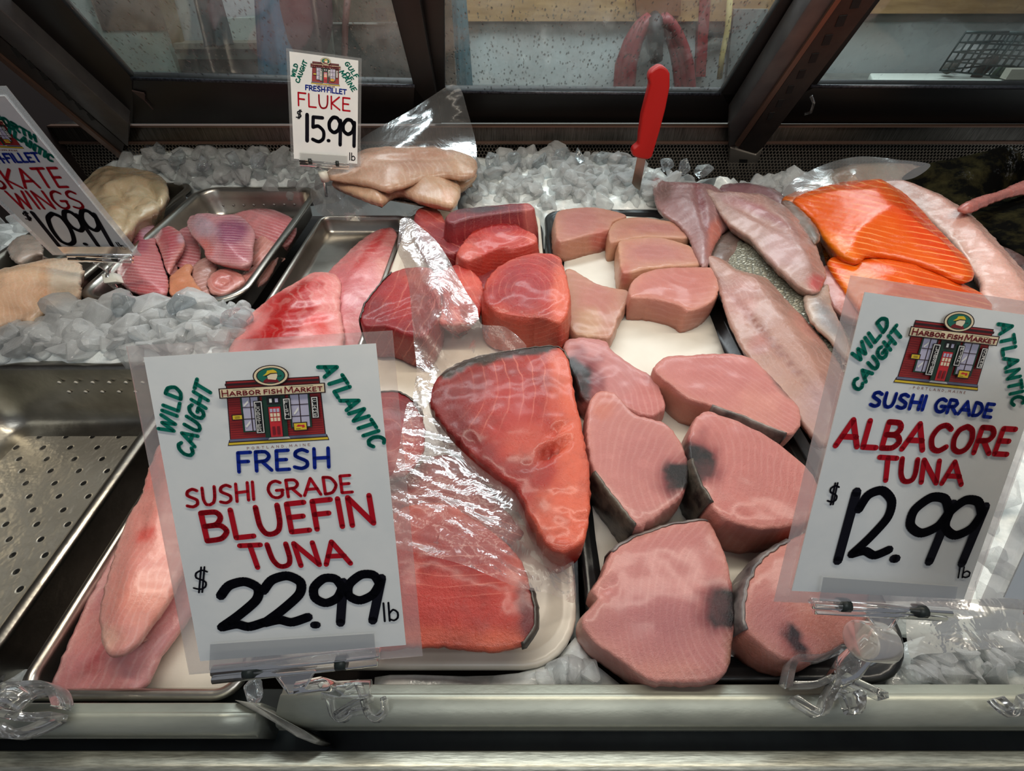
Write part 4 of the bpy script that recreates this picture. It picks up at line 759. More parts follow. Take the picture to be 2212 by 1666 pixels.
# skate wings in the far left pan
gK = 'cream skate wings in the far left pan'
piece('skate_wing', 'cream folded skate wing behind the skate price card', 'fish', [(170,400),(200,375),(240,361),(290,362),(330,370),(356,388),(360,420),(340,445),(300,470),(272,500),(240,520),(200,500),(170,450)], z=.03, th=.06, dome=.02, dw=.05, base=(204,182,152), group=gK, nz=(.012,13), sub=.008, mat=M['skate'], bev=.006, rag=.001, edge=(.01,(214,196,168),.5), blobs=[(260,440,30,(190,156,124),.6,10,-20),(340,400,20,(150,136,110),.6)], fold=[(250,440,320,430,6,.014),(200,420,290,400,7,.012),(310,395,345,440,6,.014),(270,450,255,500,6,.012),(240,400,300,460,5,.01)])
piece('skate_wing', 'cream skate wing with ragged fringe at the far left edge of the photo', 'fish', [(-120,640),(-60,600),(0,580),(60,566),(110,555),(160,558),(176,578),(166,610),(172,620),(152,660),(140,650),(90,672),(70,690),(66,704),(40,690),(0,700),(-80,720)], z=.02, th=.045, dome=.03, dw=.06, base=(222,186,156), group=gK, nz=(.003,18), sub=.008, mat=M['skate'], bev=.005, rag=.003, edge=(.01,(222,206,186),.6), blobs=[(96,620,12,(206,150,108),.75,60,4),(30,650,60,(226,186,160),.5),(140,600,50,(206,196,180),.7)], ring=('l',86,12,0,60,620), fold=[(0,675,60,672,6,.006),(10,668,30,668,4,.008)])
piece('skate_wing', 'peach skate flap lowest at the left edge under the fringed wing', 'fish', [(-140,720),(-60,690),(0,690),(40,694),(30,706),(0,716),(-80,760),(-140,790)], z=.0, th=.03, dome=.012, base=(220,176,154), group=gK, nz=(.003,18), sub=.008, mat=M['skate'], bev=.005, rag=.001)
piece('skate_scrap', 'small white skate scrap left of the skate card foot', 'fish', [(14,535),(30,515),(60,505),(85,520),(90,545),(70,548),(40,565),(24,560)], z=.005, th=.025, dome=.01, base=(200,186,176), nz=(.003,30), sub=.007, mat=M['skate'], bev=.004, rag=.0015)
# pink wing fillets in the steel pan
CF = dict(mat=M['catfish'], sub=.006, nz=(.0025, 30), bev=.004, rag=.001); gC = 'pink wing fillets in the deep steel pan'
piece('wing_fillet', 'smooth pink fillet at the far right corner of the deep steel pan', 'fish', [(490,470),(520,456),(555,449),(590,452),(625,466),(640,482),(634,510),(612,530),(560,520),(520,500)], z=-0.026, th=.022, dome=.022, dw=.04, base=(212,142,142), group=gC, blobs=[(610,490,40,(206,116,120),.6)], ring=('l',20,7,0,560,480), **CF)
piece('wing_fillet', 'pale pink folded fillet at the right wall of the deep steel pan', 'fish', [(545,512),(580,502),(605,512),(614,530),(590,560),(560,580),(535,560)], z=-0.032, th=.022, dome=.016, base=(218,158,148), group=gC, ring=('l',-50,9,0,580,540), **CF)
piece('wing_fillet', 'long pink fillet along the near right wall of the deep steel pan', 'fish', [(520,590),(560,565),(600,535),(598,560),(575,600),(545,622),(500,636),(470,634),(480,610)], z=-0.032, th=.022, dome=.012, base=(216,150,142), group=gC, edge=(.008,(226,176,164),.5), ring=('l',-40,7,0,550,600), **CF)
piece('wing_fillet', 'pink fillet curled into a roll at the near edge of the deep steel pan', 'fish', [(446,606),(460,588),(490,578),(520,590),(528,605),(505,622),(480,634),(455,632)], z=-0.018, th=.022, dome=.008, base=(210,140,132), group=gC, edge=(.008,(226,172,162),.7), blobs=[(480,608,24,(196,120,112),.6)], ring=('c',482,610,11,1.4,20), fold=[(468,614,500,598,4,.012)], **CF)
piece('wing_fillet', 'greyish fillet end between the roll and the peach coloured strip', 'fish', [(412,580),(430,560),(455,556),(470,575),(455,592),(446,612),(452,634),(430,630),(416,610)], z=-0.024, th=.022, dome=.014, base=(190,148,138), group=gC, ring=('l',-20,9,0,440,590), **CF)
piece('wing_fillet', 'peach coloured strip standing at the near edge of the deep steel pan', 'fish', [(364,600),(372,590),(396,572),(414,570),(410,590),(425,612),(436,634),(400,638),(366,636)], z=-0.014, th=.022, dome=.008, base=(212,146,116), group=gC, edge=(.006,(226,170,140),.6), **CF)
piece('wing_fillet', 'dull pink ribbed fillet low in the middle of the deep steel pan', 'fish', [(370,500),(400,480),(420,500),(432,530),(430,560),(405,585),(375,580),(365,540)], z=-0.032, th=.022, dome=.01, base=(190,120,122), group=gC, ring=('l',10,7,0,400,540), **CF)
piece('wing_fillet', 'ribbed rose fillet standing second from the left in the deep steel pan', 'fish', [(330,508),(345,490),(364,486),(385,496),(396,512),(396,530),(380,555),(362,588),(350,560),(342,535)], z=-0.008, th=.022, dome=.014, base=(184,96,104), group=gC, edge=(.007,(222,160,150),.7), blobs=[(392,515,12,(206,180,190),.7)], ring=('l',-8,6.5,0,360,540), **CF)
piece('wing_fillet', 'large rosy ribbed fillet at the left of the deep steel pan', 'fish', [(280,500),(294,482),(318,474),(335,490),(334,520),(345,550),(352,575),(360,600),(358,630),(330,636),(290,630),(262,612),(250,592),(255,568),(272,560),(285,530)], z=-0.006, th=.022, dome=.024, dw=.03, base=(200,128,130), group=gC, blobs=[(300,520,26,(160,84,104),.8,40),(320,500,20,(190,170,186),.6),(310,625,50,(206,104,106),.6,14)], ring=('l',6,6.5,0,310,540), **CF)
piece('wing_fillet', 'wide draped fillet with purple ribs on top of the pile in the deep steel pan', 'fish', [(402,482),(412,466),(450,461),(490,464),(520,466),(540,485),(550,502),(546,530),(542,565),(520,574),(490,570),(470,566),(445,556),(440,540),(430,525),(412,505)], z=0.002, th=.022, dome=.022, dw=.03, base=(206,148,152), group=gC, edge=(.006,(222,168,164),.5), blobs=[(505,500,46,(140,78,106),.9,34),(440,490,34,(204,180,190),.8,22,30),(510,545,40,(176,96,112),.6,20),(445,535,16,(222,120,112),.7,24,-30)], ring=('l',3,5.5,0,490,510), **CF)
piece('wing_scrap', 'small pink curled scrap at the near left corner of the deep steel pan', 'fish', [(183,622),(196,610),(222,610),(250,618),(262,634),(230,640),(205,636)], z=-0.026, th=.022, dome=.008, base=(206,146,144), **CF)
# ============================================================ crushed ice
def hull_protos(n, k, sq):
    out = []
    for i in range(n):
        bm = bmesh.new()
        for _ in range(k):
            v = Vector((random.gauss(0, 1), random.gauss(0, 1), random.gauss(0, 1))).normalized(); bm.verts.new((v.x, v.y*.8, v.z*sq))
        r = bmesh.ops.convex_hull(bm, input=bm.verts); bmesh.ops.delete(bm, geom=[v for v in bm.verts if not v.link_faces], context='VERTS')
        bmesh.ops.bevel(bm, geom=bm.edges[:], offset=.11, segments=1, affect='EDGES', clamp_overlap=True)
        bmesh.ops.triangulate(bm, faces=bm.faces)
        bm.verts.index_update(); out.append((np.array([tuple(v.co) for v in bm.verts]), [[v.index for v in f.verts] for f in bm.faces])); bm.free()
    return out
HP = hull_protos(14, 13, .62)
def rotm():
    a, b, c = [random.uniform(0, 6.28) for _ in range(3)]
    return np.array((Matrix.Rotation(a, 3, 'Z') @ Matrix.Rotation(b*.16, 3, 'X') @ Matrix.Rotation(c*.16, 3, 'Y')))
def ice_bed(label, pts, z, n, smin, smax, amp=.008, lift=.004):
    W3 = np.array([P(p[0], p[1], z+(p[2] if len(p) > 2 else 0)) for p in pts])
    O = catmull(W3, .02)[:, :2]; V2, Tr, idx, Nn = trimesh(O, .011, .004)
    Z = tps(W3[:, :2], W3[:, 2], V2) if np.ptp(W3[:, 2]) > 1e-6 else np.full(len(V2), z)
    Z0 = Z.copy(); off = random.random()*90
    V3 = np.column_stack([V2, Z]); d = segdist(V2, O)
    V3[:, 2] += amp*(fnoise(V3, 26, off)+.7*fnoise(V3, 62, off+5))-.012*np.exp(-d/.012)
    m = len(V3); ring = V3[idx].copy(); ring[:, 2] -= .03; k = len(idx)
    V = [V3, ring]; Fc = list(Tr)+[(idx[i], idx[(i+1) % k], m+(i+1) % k, m+i) for i in range(k)]+[tuple(range(m+k-1, m-1, -1))]
    mi = [0]*len(Fc); tot = m+k
    inn = np.where(d > smin*.8)[0]; sel = rng.choice(inn, min(n, len(inn)), replace=n > len(inn))
    for q in sel:
        s = random.uniform(smin, smax)*random.uniform(.85, 1.5); hv, hf = random.choice(HP); c = V3[q]+np.array([0, 0, lift+s*random.uniform(-.35, .2)])
        V.append((hv*s)@rotm().T+c); Fc += [tuple(i+tot for i in f) for f in hf]; mi += [1]*len(hf); tot += len(hv)
    o = mk('crushed_ice', np.vstack(V), Fc, [M['ice_bed'], M['ice']], None, False, None, mi)
    for pl in o.data.polygons: pl.use_smooth = pl.material_index == 0
    return tag(o, label, 'ice', None, 'stuff')
ice_bed('bank of crushed ice along the grille behind the deep steel pan', [(200,352,.02),(300,318,.05),(450,316,.05),(600,318,.05),(720,330,.05),(735,390,.02),(690,404,.0),(440,400,.0),(395,392),(350,380,.01),(270,368,.01)], .005, 150, .012, .026)
ice_bed('bright mound of crushed ice behind the tuna and albacore trays', [(985,372,.03),(1030,330,.05),(1150,322,.055),(1300,330,.055),(1440,362,.045),(1460,400,.02),(1440,440),(1330,448),(1195,452),(1178,500,-.01),(1168,445),(1100,434),(1010,436),(985,410)], .012, 230, .012, .027)
ice_bed('strip of crushed ice between the white and black trays', [(1176,470),(1188,470),(1200,620),(1212,760),(1240,1000),(1254,1300),(1258,1420),(1242,1420),(1240,1200),(1226,1000),(1192,600)], -.022, 60, .006, .011, .003)
ice_bed('crushed ice behind the bass fillets under the post', [(1440,372,.04),(1560,366,.05),(1690,366,.05),(1800,370,.05),(1790,400,.03),(1700,430,.02),(1600,430),(1480,400)], .01, 90, .011, .024)
ice_bed('heap of crushed ice between the steel pans at the left', [(20,716),(60,700),(130,662),(200,655),(300,654),(420,654),(545,656),(528,700),(502,746),(470,772),(380,774),(200,774),(60,772),(-20,776),(-60,760)], .012, 210, .012, .028, .01)
ice_bed('crushed ice at the front between the white and black trays', [(800,1455),(1000,1455),(1120,1449),(1200,1420),(1245,1370),(1258,1380),(1290,1430),(1350,1474),(1400,1495),(1100,1500),(800,1500)], .008, 150, .008, .017, .006)
ice_bed('crushed ice at the front right corner of the case', [(1940,1440),(1975,1380),(2060,1360),(2200,1350),(2420,1340),(2460,1500),(2200,1500),(1920,1500)], .0, 150, .009, .02, .006)
ice_bed('packed ice under the fish on the right side of the case', [(1500,470),(1600,440),(1760,430),(1900,420),(2212,400,.02),(2500,420,.02),(2700,900),(2500,1340),(2200,1345),(1985,1345),(1900,1180),(1780,980),(1640,740),(1570,600)], -.004, 420, .012, .024, .008)
ice_bed('patch of crushed ice at the lower left beside the steel tray', [(-20,1400),(60,1300),(110,1240),(140,1230),(90,1330),(50,1400),(0,1490),(-80,1500),(-90,1470)], -.055, 60, .008, .014, .005)
ice_bed('crushed ice filling the gap left of the skate pan', [(-200,560),(0,480),(100,440),(170,400),(200,400),(100,480),(0,545),(-150,640)], -.01, 40, .012, .022, .006)
# loose lumps one can point at
def ice_lump(px, py, z, s, label, sx=1., group='loose clear ice lumps'):
    hv, hf = random.choice(HP); c = P(px, py, z)
    V = (hv*s*np.array([sx, .8, 1.35]))@rotm().T+c
    return tag(mk('ice_lump', V, hf, M['ice_clear'], None, False), label, 'ice', group)
for px, py, z, s, lab in ((385,342,.05,.03,'big clear ice lump farthest left on the bank behind the deep pan'), (440,352,.05,.028,'grey clear ice lump second from the left on the back bank'), (505,345,.055,.03,'pointed clear ice lump in the middle of the back left bank'), (560,350,.055,.026,'clear ice lump nearest the left of the small price card'),
    (345,322,.06,.02,'clear splinter of ice against the grille at the far left'), (290,332,.04,.022,'small clear ice piece beside the left end panel'), (1065,352,.06,.034,'large rounded ice lump right of the bagged fluke'), (1110,350,.06,.03,'clear dark ice lump behind the large rounded one'),
    (1165,345,.065,.026,'clear angular ice lump at the middle of the back mound'), (1215,340,.065,.028,'clear ice lump standing against the grille left of the knife'), (1255,335,.075,.024,'thin upright ice shard against the grille left of the knife'), (1300,340,.07,.024,'tall clear ice shard closest to the knife on its left'),
    (1345,352,.06,.022,'small clear ice lump just left of the knife blade'), (1440,358,.06,.024,'clear ice lump right of the knife blade'), (1478,360,.06,.02,'small clear ice shard between the knife and the post'), (1520,372,.05,.024,'flat clear ice lump left of the post foot'),
    (268,660,.03,.03,'round clear ice lump below the skate card foot'), (400,668,.035,.032,'broad clear ice lump at the rim of the deep steel pan'), (510,690,.03,.03,'clear ice lump at the right end of the left ice heap'), (90,740,.01,.026,'grey clear ice lump at the left end of the left ice heap'), (548,1490,.02,.013,'small wet ice lump under the bluefin card holder')):
    ice_lump(px, py, z, s, lab)
# ============================================================ plastic film
def film(name, label, cat, pts, mat, ctl=(), amp=.006, fr=26, ang=0., sub=7., group=None):
    """pts: (px, py, z) or (px, py, 'y', y): a thin wrinkled sheet through those points."""
    def T(p):
        d = ray(p[0], p[1]); return p[3]/d[1] if p[2] == 'y' else (p[2]-CZ)/d[2]
    B = np.array([(p[0], p[1], 1/T(p)) for p in pts], float); A = np.vstack([B]+[np.array([[p[0], p[1], 1/T(p)]]) for p in ctl])
    O = catmull(np.column_stack([B[:, :2], B[:, 0]*0]), sub*.8)[:, :2]
    V2, Tr, idx, Nn = trimesh(O/1000, sub/1000, 0); V2 = V2*1000
    it = tps(A[:, :2]/1000, A[:, 2], V2/1000); a = math.radians(ang); off = random.random()*60
    u = (V2[:, 0]*math.cos(a)+V2[:, 1]*math.sin(a))/1000; v = (-V2[:, 0]*math.sin(a)+V2[:, 1]*math.cos(a))/1000
    W = np.column_stack([u*fr*.22, v*fr, u*0+off]); rid = 1-2*np.abs(fnoise(W, 1.))-.6*np.abs(fnoise(W, 2.7, 4.)); iso = fnoise(np.column_stack([u, v, u*0+off])*fr*.8, 1.)
    d = np.array([ray(x, y) for x, y in V2]); t = 1/it-amp*(rid*.8+iso*.6)
    return tag(mk(name, C0+d*t[:, None], Tr, mat), label, cat, group)
film('plastic_bag', 'upright crumpled clear plastic bag flap between the left tuna wedge and the round steak', 'plastic bag', [(866,474,.15),(886,472,.15),(908,490,.15),(940,518,.145),(966,555,.135),(986,592,.125),(1008,632,.115),(1030,664,.105),(1040,700,.1),(1090,706,.09),(1128,736,.08),(1136,752,.075),(1080,762,.07),(1000,784,.07),(950,812,.075),(934,840,.078),(930,866,.08),(915,884,.08),(903,888,.08),(892,860,.08),(900,800,.085),(894,740,.09),(890,690,.1),(884,622,.11),(872,572,.125),(858,540,.135),(862,500,.145)], M['film'], [(960,700,.115),(920,620,.135)], .006, 42, 66)
film('plastic_sheet', 'clear plastic sheet lying over the near tuna steak and tucked below the large triangular one', 'plastic sheet', [(880,872,.07),(910,880,.07),(938,905,.062),(985,962,.055),(1050,1020,.05),(1110,1060,.048),(1145,1122,.04),(1168,1170,.03),(1200,1192,.03),(1234,1192,.025),(1242,1250,.022),(1240,1302,.02),(1190,1284,.035),(1110,1266,.05),(1000,1220,.062),(880,1190,.062),(800,1170,.062),(790,1060,.062),(850,1020,.068)], M['film'], [(960,1100,.066),(1090,1180,.055)], .004, 46, 24)
film('plastic_bag', 'clear plastic bag flap standing up behind the fluke fillets', 'plastic bag', [(772,312,'y',1.06),(800,286,'y',1.07),(880,242,'y',1.08),(960,190,'y',1.09),(980,182,'y',1.09),(997,196,'y',1.09),(1010,240,'y',1.08),(1024,290,'y',1.06),(1030,330,'y',1.03),(1022,352,'y',1.0),(960,335,'y',.98),(880,332,'y',.98),(800,340,'y',.98)], M['film_grey'], [(930,270,'y',1.04)], .008, 18, -30)
film('plastic_bag', 'crinkled clear plastic under the fluke fillets above the long steel tray', 'plastic bag', [(672,408,.03),(700,396,.05),(730,392,.06),(790,428,.045),(860,428,.045),(920,436,.045),(985,448,.03),(968,456,.012),(900,462,.012),(860,474,.01),(790,478,.008),(720,474,.006),(688,460,.006),(674,434,.01)], M['film'], [(780,455,.035)], .008, 40, 50)
film('plastic_bag', 'clear plastic bag over the pale fish behind the salmon', 'plastic bag', [(1690,420,.055),(1720,385,.075),(1790,352,.085),(1860,338,.1),(1950,346,.105),(2010,356,.1),(1970,386,.085),(1890,394,.08),(1800,404,.075),(1730,424,.06)], M['film_grey'], [(1850,372,.105)], .006, 26, 14)
piece('pale_fillet', 'pale fish under plastic behind the salmon, against the grille', 'fish', [(1735,408),(1770,378),(1830,356),(1890,352),(1960,356),(2000,366),(1960,388),(1890,396),(1820,402)], z=.055, th=.03, dome=.018, base=(176,158,140), group='pale fillets at the right end', **WH)
film('plastic_sheet', 'white translucent wrap lying on the ice right of the black tray', 'plastic sheet', [(1958,1340,.012),(1990,1300,.012),(2080,1296,.014),(2230,1300,.014),(2260,1388,.012),(2150,1400,.012),(2080,1408,.01),(1990,1414,.008),(1966,1420,.006)], clear_mat('milky_wrap', (.95, .95, .93), .7, .62, .2, .4, 20, (.86, .85, .8)), [], .002, 20, 10)
# ============================================================ knife
yk = P(1382, 392, .06)[1]
kn = empty('knife', PY(1382, 392, yk), 'knife with red handle stuck upright in the crushed ice', 'knife')
h = [(1421,140),(1434,143),(1444,156),(1444,185),(1435,231),(1423,278),(1413,312),(1406,336),(1398,341),(1373,337),(1363,330),(1365,318),(1378,308),(1379,289),(1385,246),(1396,203),(1402,179),(1398,166),(1402,153)]
hp = catmull(np.array([PY(px, py, yk) for px, py in h]), .006)
t = MB(); t.prism([p-np.array([0, .012, 0]) for p in hp], (0, .024, 0)); o = t.build('handle', M['red_plastic'], kn); bevel(o, .006, 4)
t = MB(); t.prism([PY(px, py, yk-.001) for px, py in ((1378,334),(1396,338),(1382,412),(1371,404),(1365,396))], (0, .002, 0)); t.build('blade', M['blade'], kn)
# ============================================================ price cards
GL = {'A': (.9, [[(0,0),(.45,1),(.9,0)], [(.16,.36),(.76,.36)]]), 'B': (.72, [[(.05,0),(.05,1)], 's', [(.05,1),(.5,.98),(.62,.78),(.45,.55),(.08,.52)], 's', [(.08,.52),(.55,.5),(.72,.27),(.5,.03),(.05,0)]]),
 'C': (.78, ['s', [(.75,.86),(.5,1),(.2,.88),(.04,.5),(.2,.1),(.5,0),(.78,.17)]]), 'D': (.72, [[(.05,0),(.05,1)], 's', [(.05,1),(.45,.93),(.7,.5),(.45,.07),(.05,0)]]),
 'E': (.62, [[(.6,1),(.06,1),(.05,0),(.62,0)], [(.06,.52),(.5,.52)]]), 'F': (.6, [[(.62,1),(.05,1),(.04,0)], [(.05,.53),(.5,.53)]]), 'G': (.82, ['s', [(.75,.88),(.5,1),(.2,.88),(.04,.5),(.2,.1),(.5,0),(.76,.14),(.78,.44)], [(.48,.44),(.84,.44)]]),
 'H': (.74, [[(.05,0),(.05,1)], [(.7,0),(.7,1)], [(.05,.5),(.7,.5)]]), 'I': (.12, [[(.05,0),(.05,1)]]), 'K': (.72, [[(.05,0),(.05,1)], [(.68,1),(.08,.46),(.72,0)]]), 'L': (.6, [[(.05,1),(.05,0),(.6,0)]]),
 'M': (.95, [[(.02,0),(.1,1),(.48,.25),(.86,1),(.94,0)]]), 'N': (.78, [[(.05,0),(.05,1),(.73,0),(.73,1)]]), 'O': (.85, ['s', [(.43,1),(.15,.85),(.04,.5),(.15,.13),(.43,0),(.7,.13),(.82,.5),(.7,.87),(.43,1)]]), 'P': (.68, [[(.05,0),(.05,1)], 's', [(.05,1),(.5,.98),(.66,.74),(.5,.5),(.05,.46)]]),
 'R': (.74, [[(.05,0),(.05,1)], 's', [(.05,1),(.5,.98),(.66,.75),(.5,.52),(.05,.48)], [(.3,.5),(.74,0)]]), 'S': (.72, ['s', [(.66,.88),(.42,1),(.14,.9),(.1,.68),(.36,.52),(.62,.36),(.62,.12),(.36,0),(.04,.1)]]), 'T': (.75, [[(0,1),(.75,1)], [(.37,1),(.37,0)]]), 'U': (.76, ['s', [(.04,1),(.06,.35),(.2,.04),(.4,0),(.6,.1),(.7,.4),(.72,1)]]),
 'W': (1.05, [[(.02,1),(.26,0),(.53,.85),(.76,0),(1.03,1)]]), 'l': (.1, [[(.05,0),(.05,1)]]), 'b': (.6, [[(.05,1),(.05,0)], 's', [(.05,.4),(.3,.6),(.56,.42),(.54,.12),(.3,0),(.05,.1)]]),
 '0': (.8, ['s', [(.4,1),(.14,.85),(.05,.5),(.14,.12),(.4,0),(.66,.12),(.76,.5),(.66,.87),(.4,1)]]), '1': (.12, [[(.06,1),(.06,0)]]), '2': (.9, ['s', [(.04,.72),(.2,.93),(.5,1),(.76,.85),(.74,.6),(.4,.28),(.06,.03)], 's', [(.06,.03),(.35,.08),(.6,.01),(.92,.1)]]),
 '5': (.8, [[(.75,.99),(.14,.99),(.1,.58)], 's', [(.1,.58),(.45,.64),(.78,.45),(.76,.15),(.45,0),(.05,.08)]]), '9': (.85, ['s', [(.8,.78),(.62,.97),(.32,.99),(.07,.8),(.1,.57),(.38,.45),(.68,.56),(.81,.8)], [(.82,.9),(.78,0)]]),
 '$': (.7, ['s', [(.66,.8),(.4,.88),(.12,.78),(.14,.6),(.4,.5),(.62,.38),(.6,.2),(.36,.12),(.04,.2)], [(.3,0),(.36,1)], [(.46,0),(.52,1)]]), '.': (.1, [[(.0,.02),(.06,.03)]]), '·': (.14, [[(.05,.45),(.09,.45)]]), ',': (.1, [[(.06,.05),(.02,-.12)]]), ' ': (.5, [])}
CM = {'card': mottled('white_card', (224, 228, 228), (234, 236, 234), 18, .5, bst=.03), 'green': flat('green_ink', (6, 108, 92), .8, spec=.15), 'blue': flat('blue_ink', (12, 40, 140), .8, spec=.15), 'red': flat('red_ink', (176, 16, 34), .8, spec=.15), 'black': flat('black_ink', (12, 12, 24), .8, spec=.15)}
LC = {k: flat('print_'+k, c, .45) for k, c in dict(siding=(158, 40, 40), line=(44, 22, 26), cream=(232, 214, 176), lav=(190, 186, 208), dgreen=(26, 60, 46), oval=(20, 110, 92), yellow=(228, 196, 52), door=(206, 44, 52), black=(24, 24, 26), grey=(110, 114, 140), white=(236, 234, 228), maroon=(120, 26, 36), face=(240, 222, 190)).items()}
LK = list(LC)
class Card:
    def __init__(s, name, label, TL, TR, BR, BL, base, W=.14):
        src = [(0,0),(1,0),(1,1),(0,1)]; dst = [BL, BR, TR, TL]; A = []; b = []
        for (x, y), (u, v) in zip(src, dst): A += [[x,y,1,0,0,0,-u*x,-u*y],[0,0,0,x,y,1,-v*x,-v*y]]; b += [u, v]
        hh = np.append(np.linalg.solve(np.array(A, float), np.array(b, float)), 1).reshape(3, 3); s.H = hh; s.Hi = np.linalg.inv(hh)
        K = np.array([[F,0,1106],[0,F,833],[0,0,1.]]); m = np.linalg.inv(K)@hh; m = m*np.sign(m[2,2]); lam = W/np.linalg.norm(m[:, 0])
        R = np.array([[1,0,0],[0,-ST,-CT],[0,CT,-ST]]).T   # camera axes (right, down, forward) in world columns
        s.A, s.B, s.O = R@(m[:, 0]*lam), R@(m[:, 1]*lam), C0+R@(m[:, 2]*lam)
        n = np.cross(s.A, s.B); n /= np.linalg.norm(n); s.n = n if np.dot(C0-s.O, n) > 0 else -n
        s.W, s.Hh = np.linalg.norm(s.A), np.linalg.norm(s.B)
        print('CARD', name, 'H/W %.2f' % (s.Hh/s.W), 'cos %.3f' % (np.dot(s.A, s.B)/s.W/s.Hh), 'bottom', np.round(s.O, 3), 'top', np.round(s.O+s.B, 3))
        s.root = empty(name, base, label, 'price sign', 'laminated price cards on clear clip holders'); s.kpx = s.W/np.hypot(BR[0]-BL[0], BR[1]-BL[1])
    def uv(s, px, py): q = s.Hi@np.array([px, py, 1.]); return q[:2]/q[2]
    def w(s, u, v, k=0.): return s.O+u*s.A+v*s.B+s.n*k
    def pw(s, px, py, k=0.): return s.w(*s.uv(px, py), k)
    def sheet(s, name, mat, u0, u1, v0, v1, k, th, parent=None):
        t = MB(); t.prism([s.w(u0, v0, k), s.w(u1, v0, k), s.w(u1, v1, k), s.w(u0, v1, k)], -s.n*th); return t.build(name, mat, parent or s.root)
    def ribbon(s, t, uvp, wd, k, smooth):
        q = np.array([(u*s.W, v*s.Hh, 0) for u, v in uvp])
        if smooth: q = catmull(q, .0018 if s.W > .1 else .002, closed=False)
        def W3(x, y): return s.w(x/s.W, y/s.Hh, k)
        for a, b in zip(q[:-1], q[1:]):
            d = b-a; L = np.linalg.norm(d[:2])
            if L < 1e-7: continue
            nn = np.array([-d[1], d[0]])/L*wd/2; t.add([W3(a[0]+nn[0], a[1]+nn[1]), W3(a[0]-nn[0], a[1]-nn[1]), W3(b[0]-nn[0], b[1]-nn[1]), W3(b[0]+nn[0], b[1]+nn[1])], [(0,1,2,3)])
        for c in q:
            t.add([W3(c[0]+wd*.5*math.cos(k_*.785+.4), c[1]+wd*.5*math.sin(k_*.785+.4)) for k_ in range(8)], [tuple(range(8))])
    def text(s, t, txt, BLp, BRp, TLp, wpx, k=.0008, gap=.2, px=True, f=None):
        b = np.array(f(*BLp) if f else s.uv(*BLp)); r = np.array(f(*BRp) if f else s.uv(*BRp)); l = np.array(f(*TLp) if f else s.uv(*TLp))
        tot = sum(GL[c][0] for c in txt)+gap*(len(txt)-1); x = 0
        for c in txt:
            wd, st = GL[c]; sm = False
            for e in st:
                if e == 's': sm = True; continue
                s.ribbon(t, [b+(r-b)*((x+p[0])/tot)+(l-b)*p[1] for p in e], wpx*s.kpx, k, sm); sm = False
            x += wd+gap
    def letters(s, name, mat, items, parent):
        t = MB()
        for it in items: s.text(t, *it)
        return t.build(name, CM[mat], parent)
    def logo(s, BLp, BRp, TLp, parent, fine=True):
        b, r, l = [np.array(s.uv(*p)) for p in (BLp, BRp, TLp)]
        def f(x, y): return b+(r-b)*x+(l-b)*y
        V = []; Fc = []; mi = []; k = [.0004]
        def poly(pts, mat):
            n = len(V); k[0] += .000022; V.extend([s.w(*f(x, y), k[0]) for x, y in pts]); Fc.append(tuple(range(n, n+len(pts)))); mi.append(LK.index(mat))
        def rect(x0, x1, y0, y1, mat): poly([(x0,y0),(x1,y0),(x1,y1),(x0,y1)], mat)
        def oval(cx, cy, rx, ry, mat, n=28): poly([(cx+rx*math.cos(6.2832*i/n), cy+ry*math.sin(6.2832*i/n)) for i in range(n)], mat)
        poly([(-.005,0),(1.005,0),(.985,.09),(.015,.09)], 'line'); poly([(.005,.012),(.995,.012),(.99,.045),(.01,.045)], 'yellow'); rect(.02,.98,.062,.1,'grey'); poly([(.4,.062),(.62,.062),(.6,.095),(.42,.095)], 'white')
        poly([(.025,.1),(.975,.1),(.955,1.0),(.045,1.0)], 'line'); poly([(.035,.105),(.965,.105),(.945,.985),(.055,.985)], 'siding')
        for j in range(24):
            y = .13+j*.036; rect(.045, .955, y, y+.009, 'maroon')
        rect(.04,.96,.93,.96,'line')
        rect(.17,.36,.2,.75,'dgreen'); rect(.19,.34,.22,.75,'lav'); rect(.64,.85,.22,.75,'dgreen'); rect(.66,.83,.24,.75,'lav')
        for x in (.262, .345): rect(x, x+.01, .22, .75, 'line')
        for x in (.74,): rect(x, x+.01, .24, .75, 'line')
        for y in (.4, .58): rect(.19,.345,y,y+.012,'line'); rect(.66,.83,y,y+.012,'line')
        poly([(.2,.3),(.25,.38),(.25,.34),(.21,.27)], 'white'); poly([(.68,.45),(.73,.55),(.73,.5),(.69,.43)], 'white'); poly([(.2,.62),(.25,.7),(.25,.66),(.21,.6)], 'white')
        rect(.385,.61,.1,.76,'dgreen'); rect(.43,.565,.1,.58,'black'); rect(.44,.555,.105,.57,'door'); rect(.43,.565,.61,.73,'black'); rect(.455,.48,.64,.7,'white'); rect(.51,.54,.64,.7,'lav')
        for i in range(3):
            for j in range(3): rect(.452+i*.034, .478+i*.034, .35+j*.07, .405+j*.07, 'face' if j < 2 else 'lav')
        rect(.462,.49,.14,.27,'maroon'); rect(.508,.536,.14,.27,'maroon')
        for x0, x1, y0, y1 in ((.3,.39,.17,.68),(.585,.665,.36,.7),(.86,.935,.36,.7)):
            rect(x0,x1,y0,y1,'black'); rect(x0+.008,x1-.008,y0+.012,y1-.012,'white'); rect(x0+.016,x1-.016,y0+.024,y1-.024,'black')
        rect(.08,.19,.4,.49,'line'); rect(.09,.18,.415,.475,'yellow'); rect(.11,.16,.45,.457,'line'); rect(.11,.16,.432,.439,'line')
        rect(.67,.81,.18,.315,'line'); rect(.68,.8,.195,.3,'yellow'); poly([(.7,.25),(.72,.28),(.75,.27),(.78,.275),(.785,.235),(.76,.225),(.755,.25),(.72,.245)], 'door'); rect(.695,.74,.21,.217,'line')
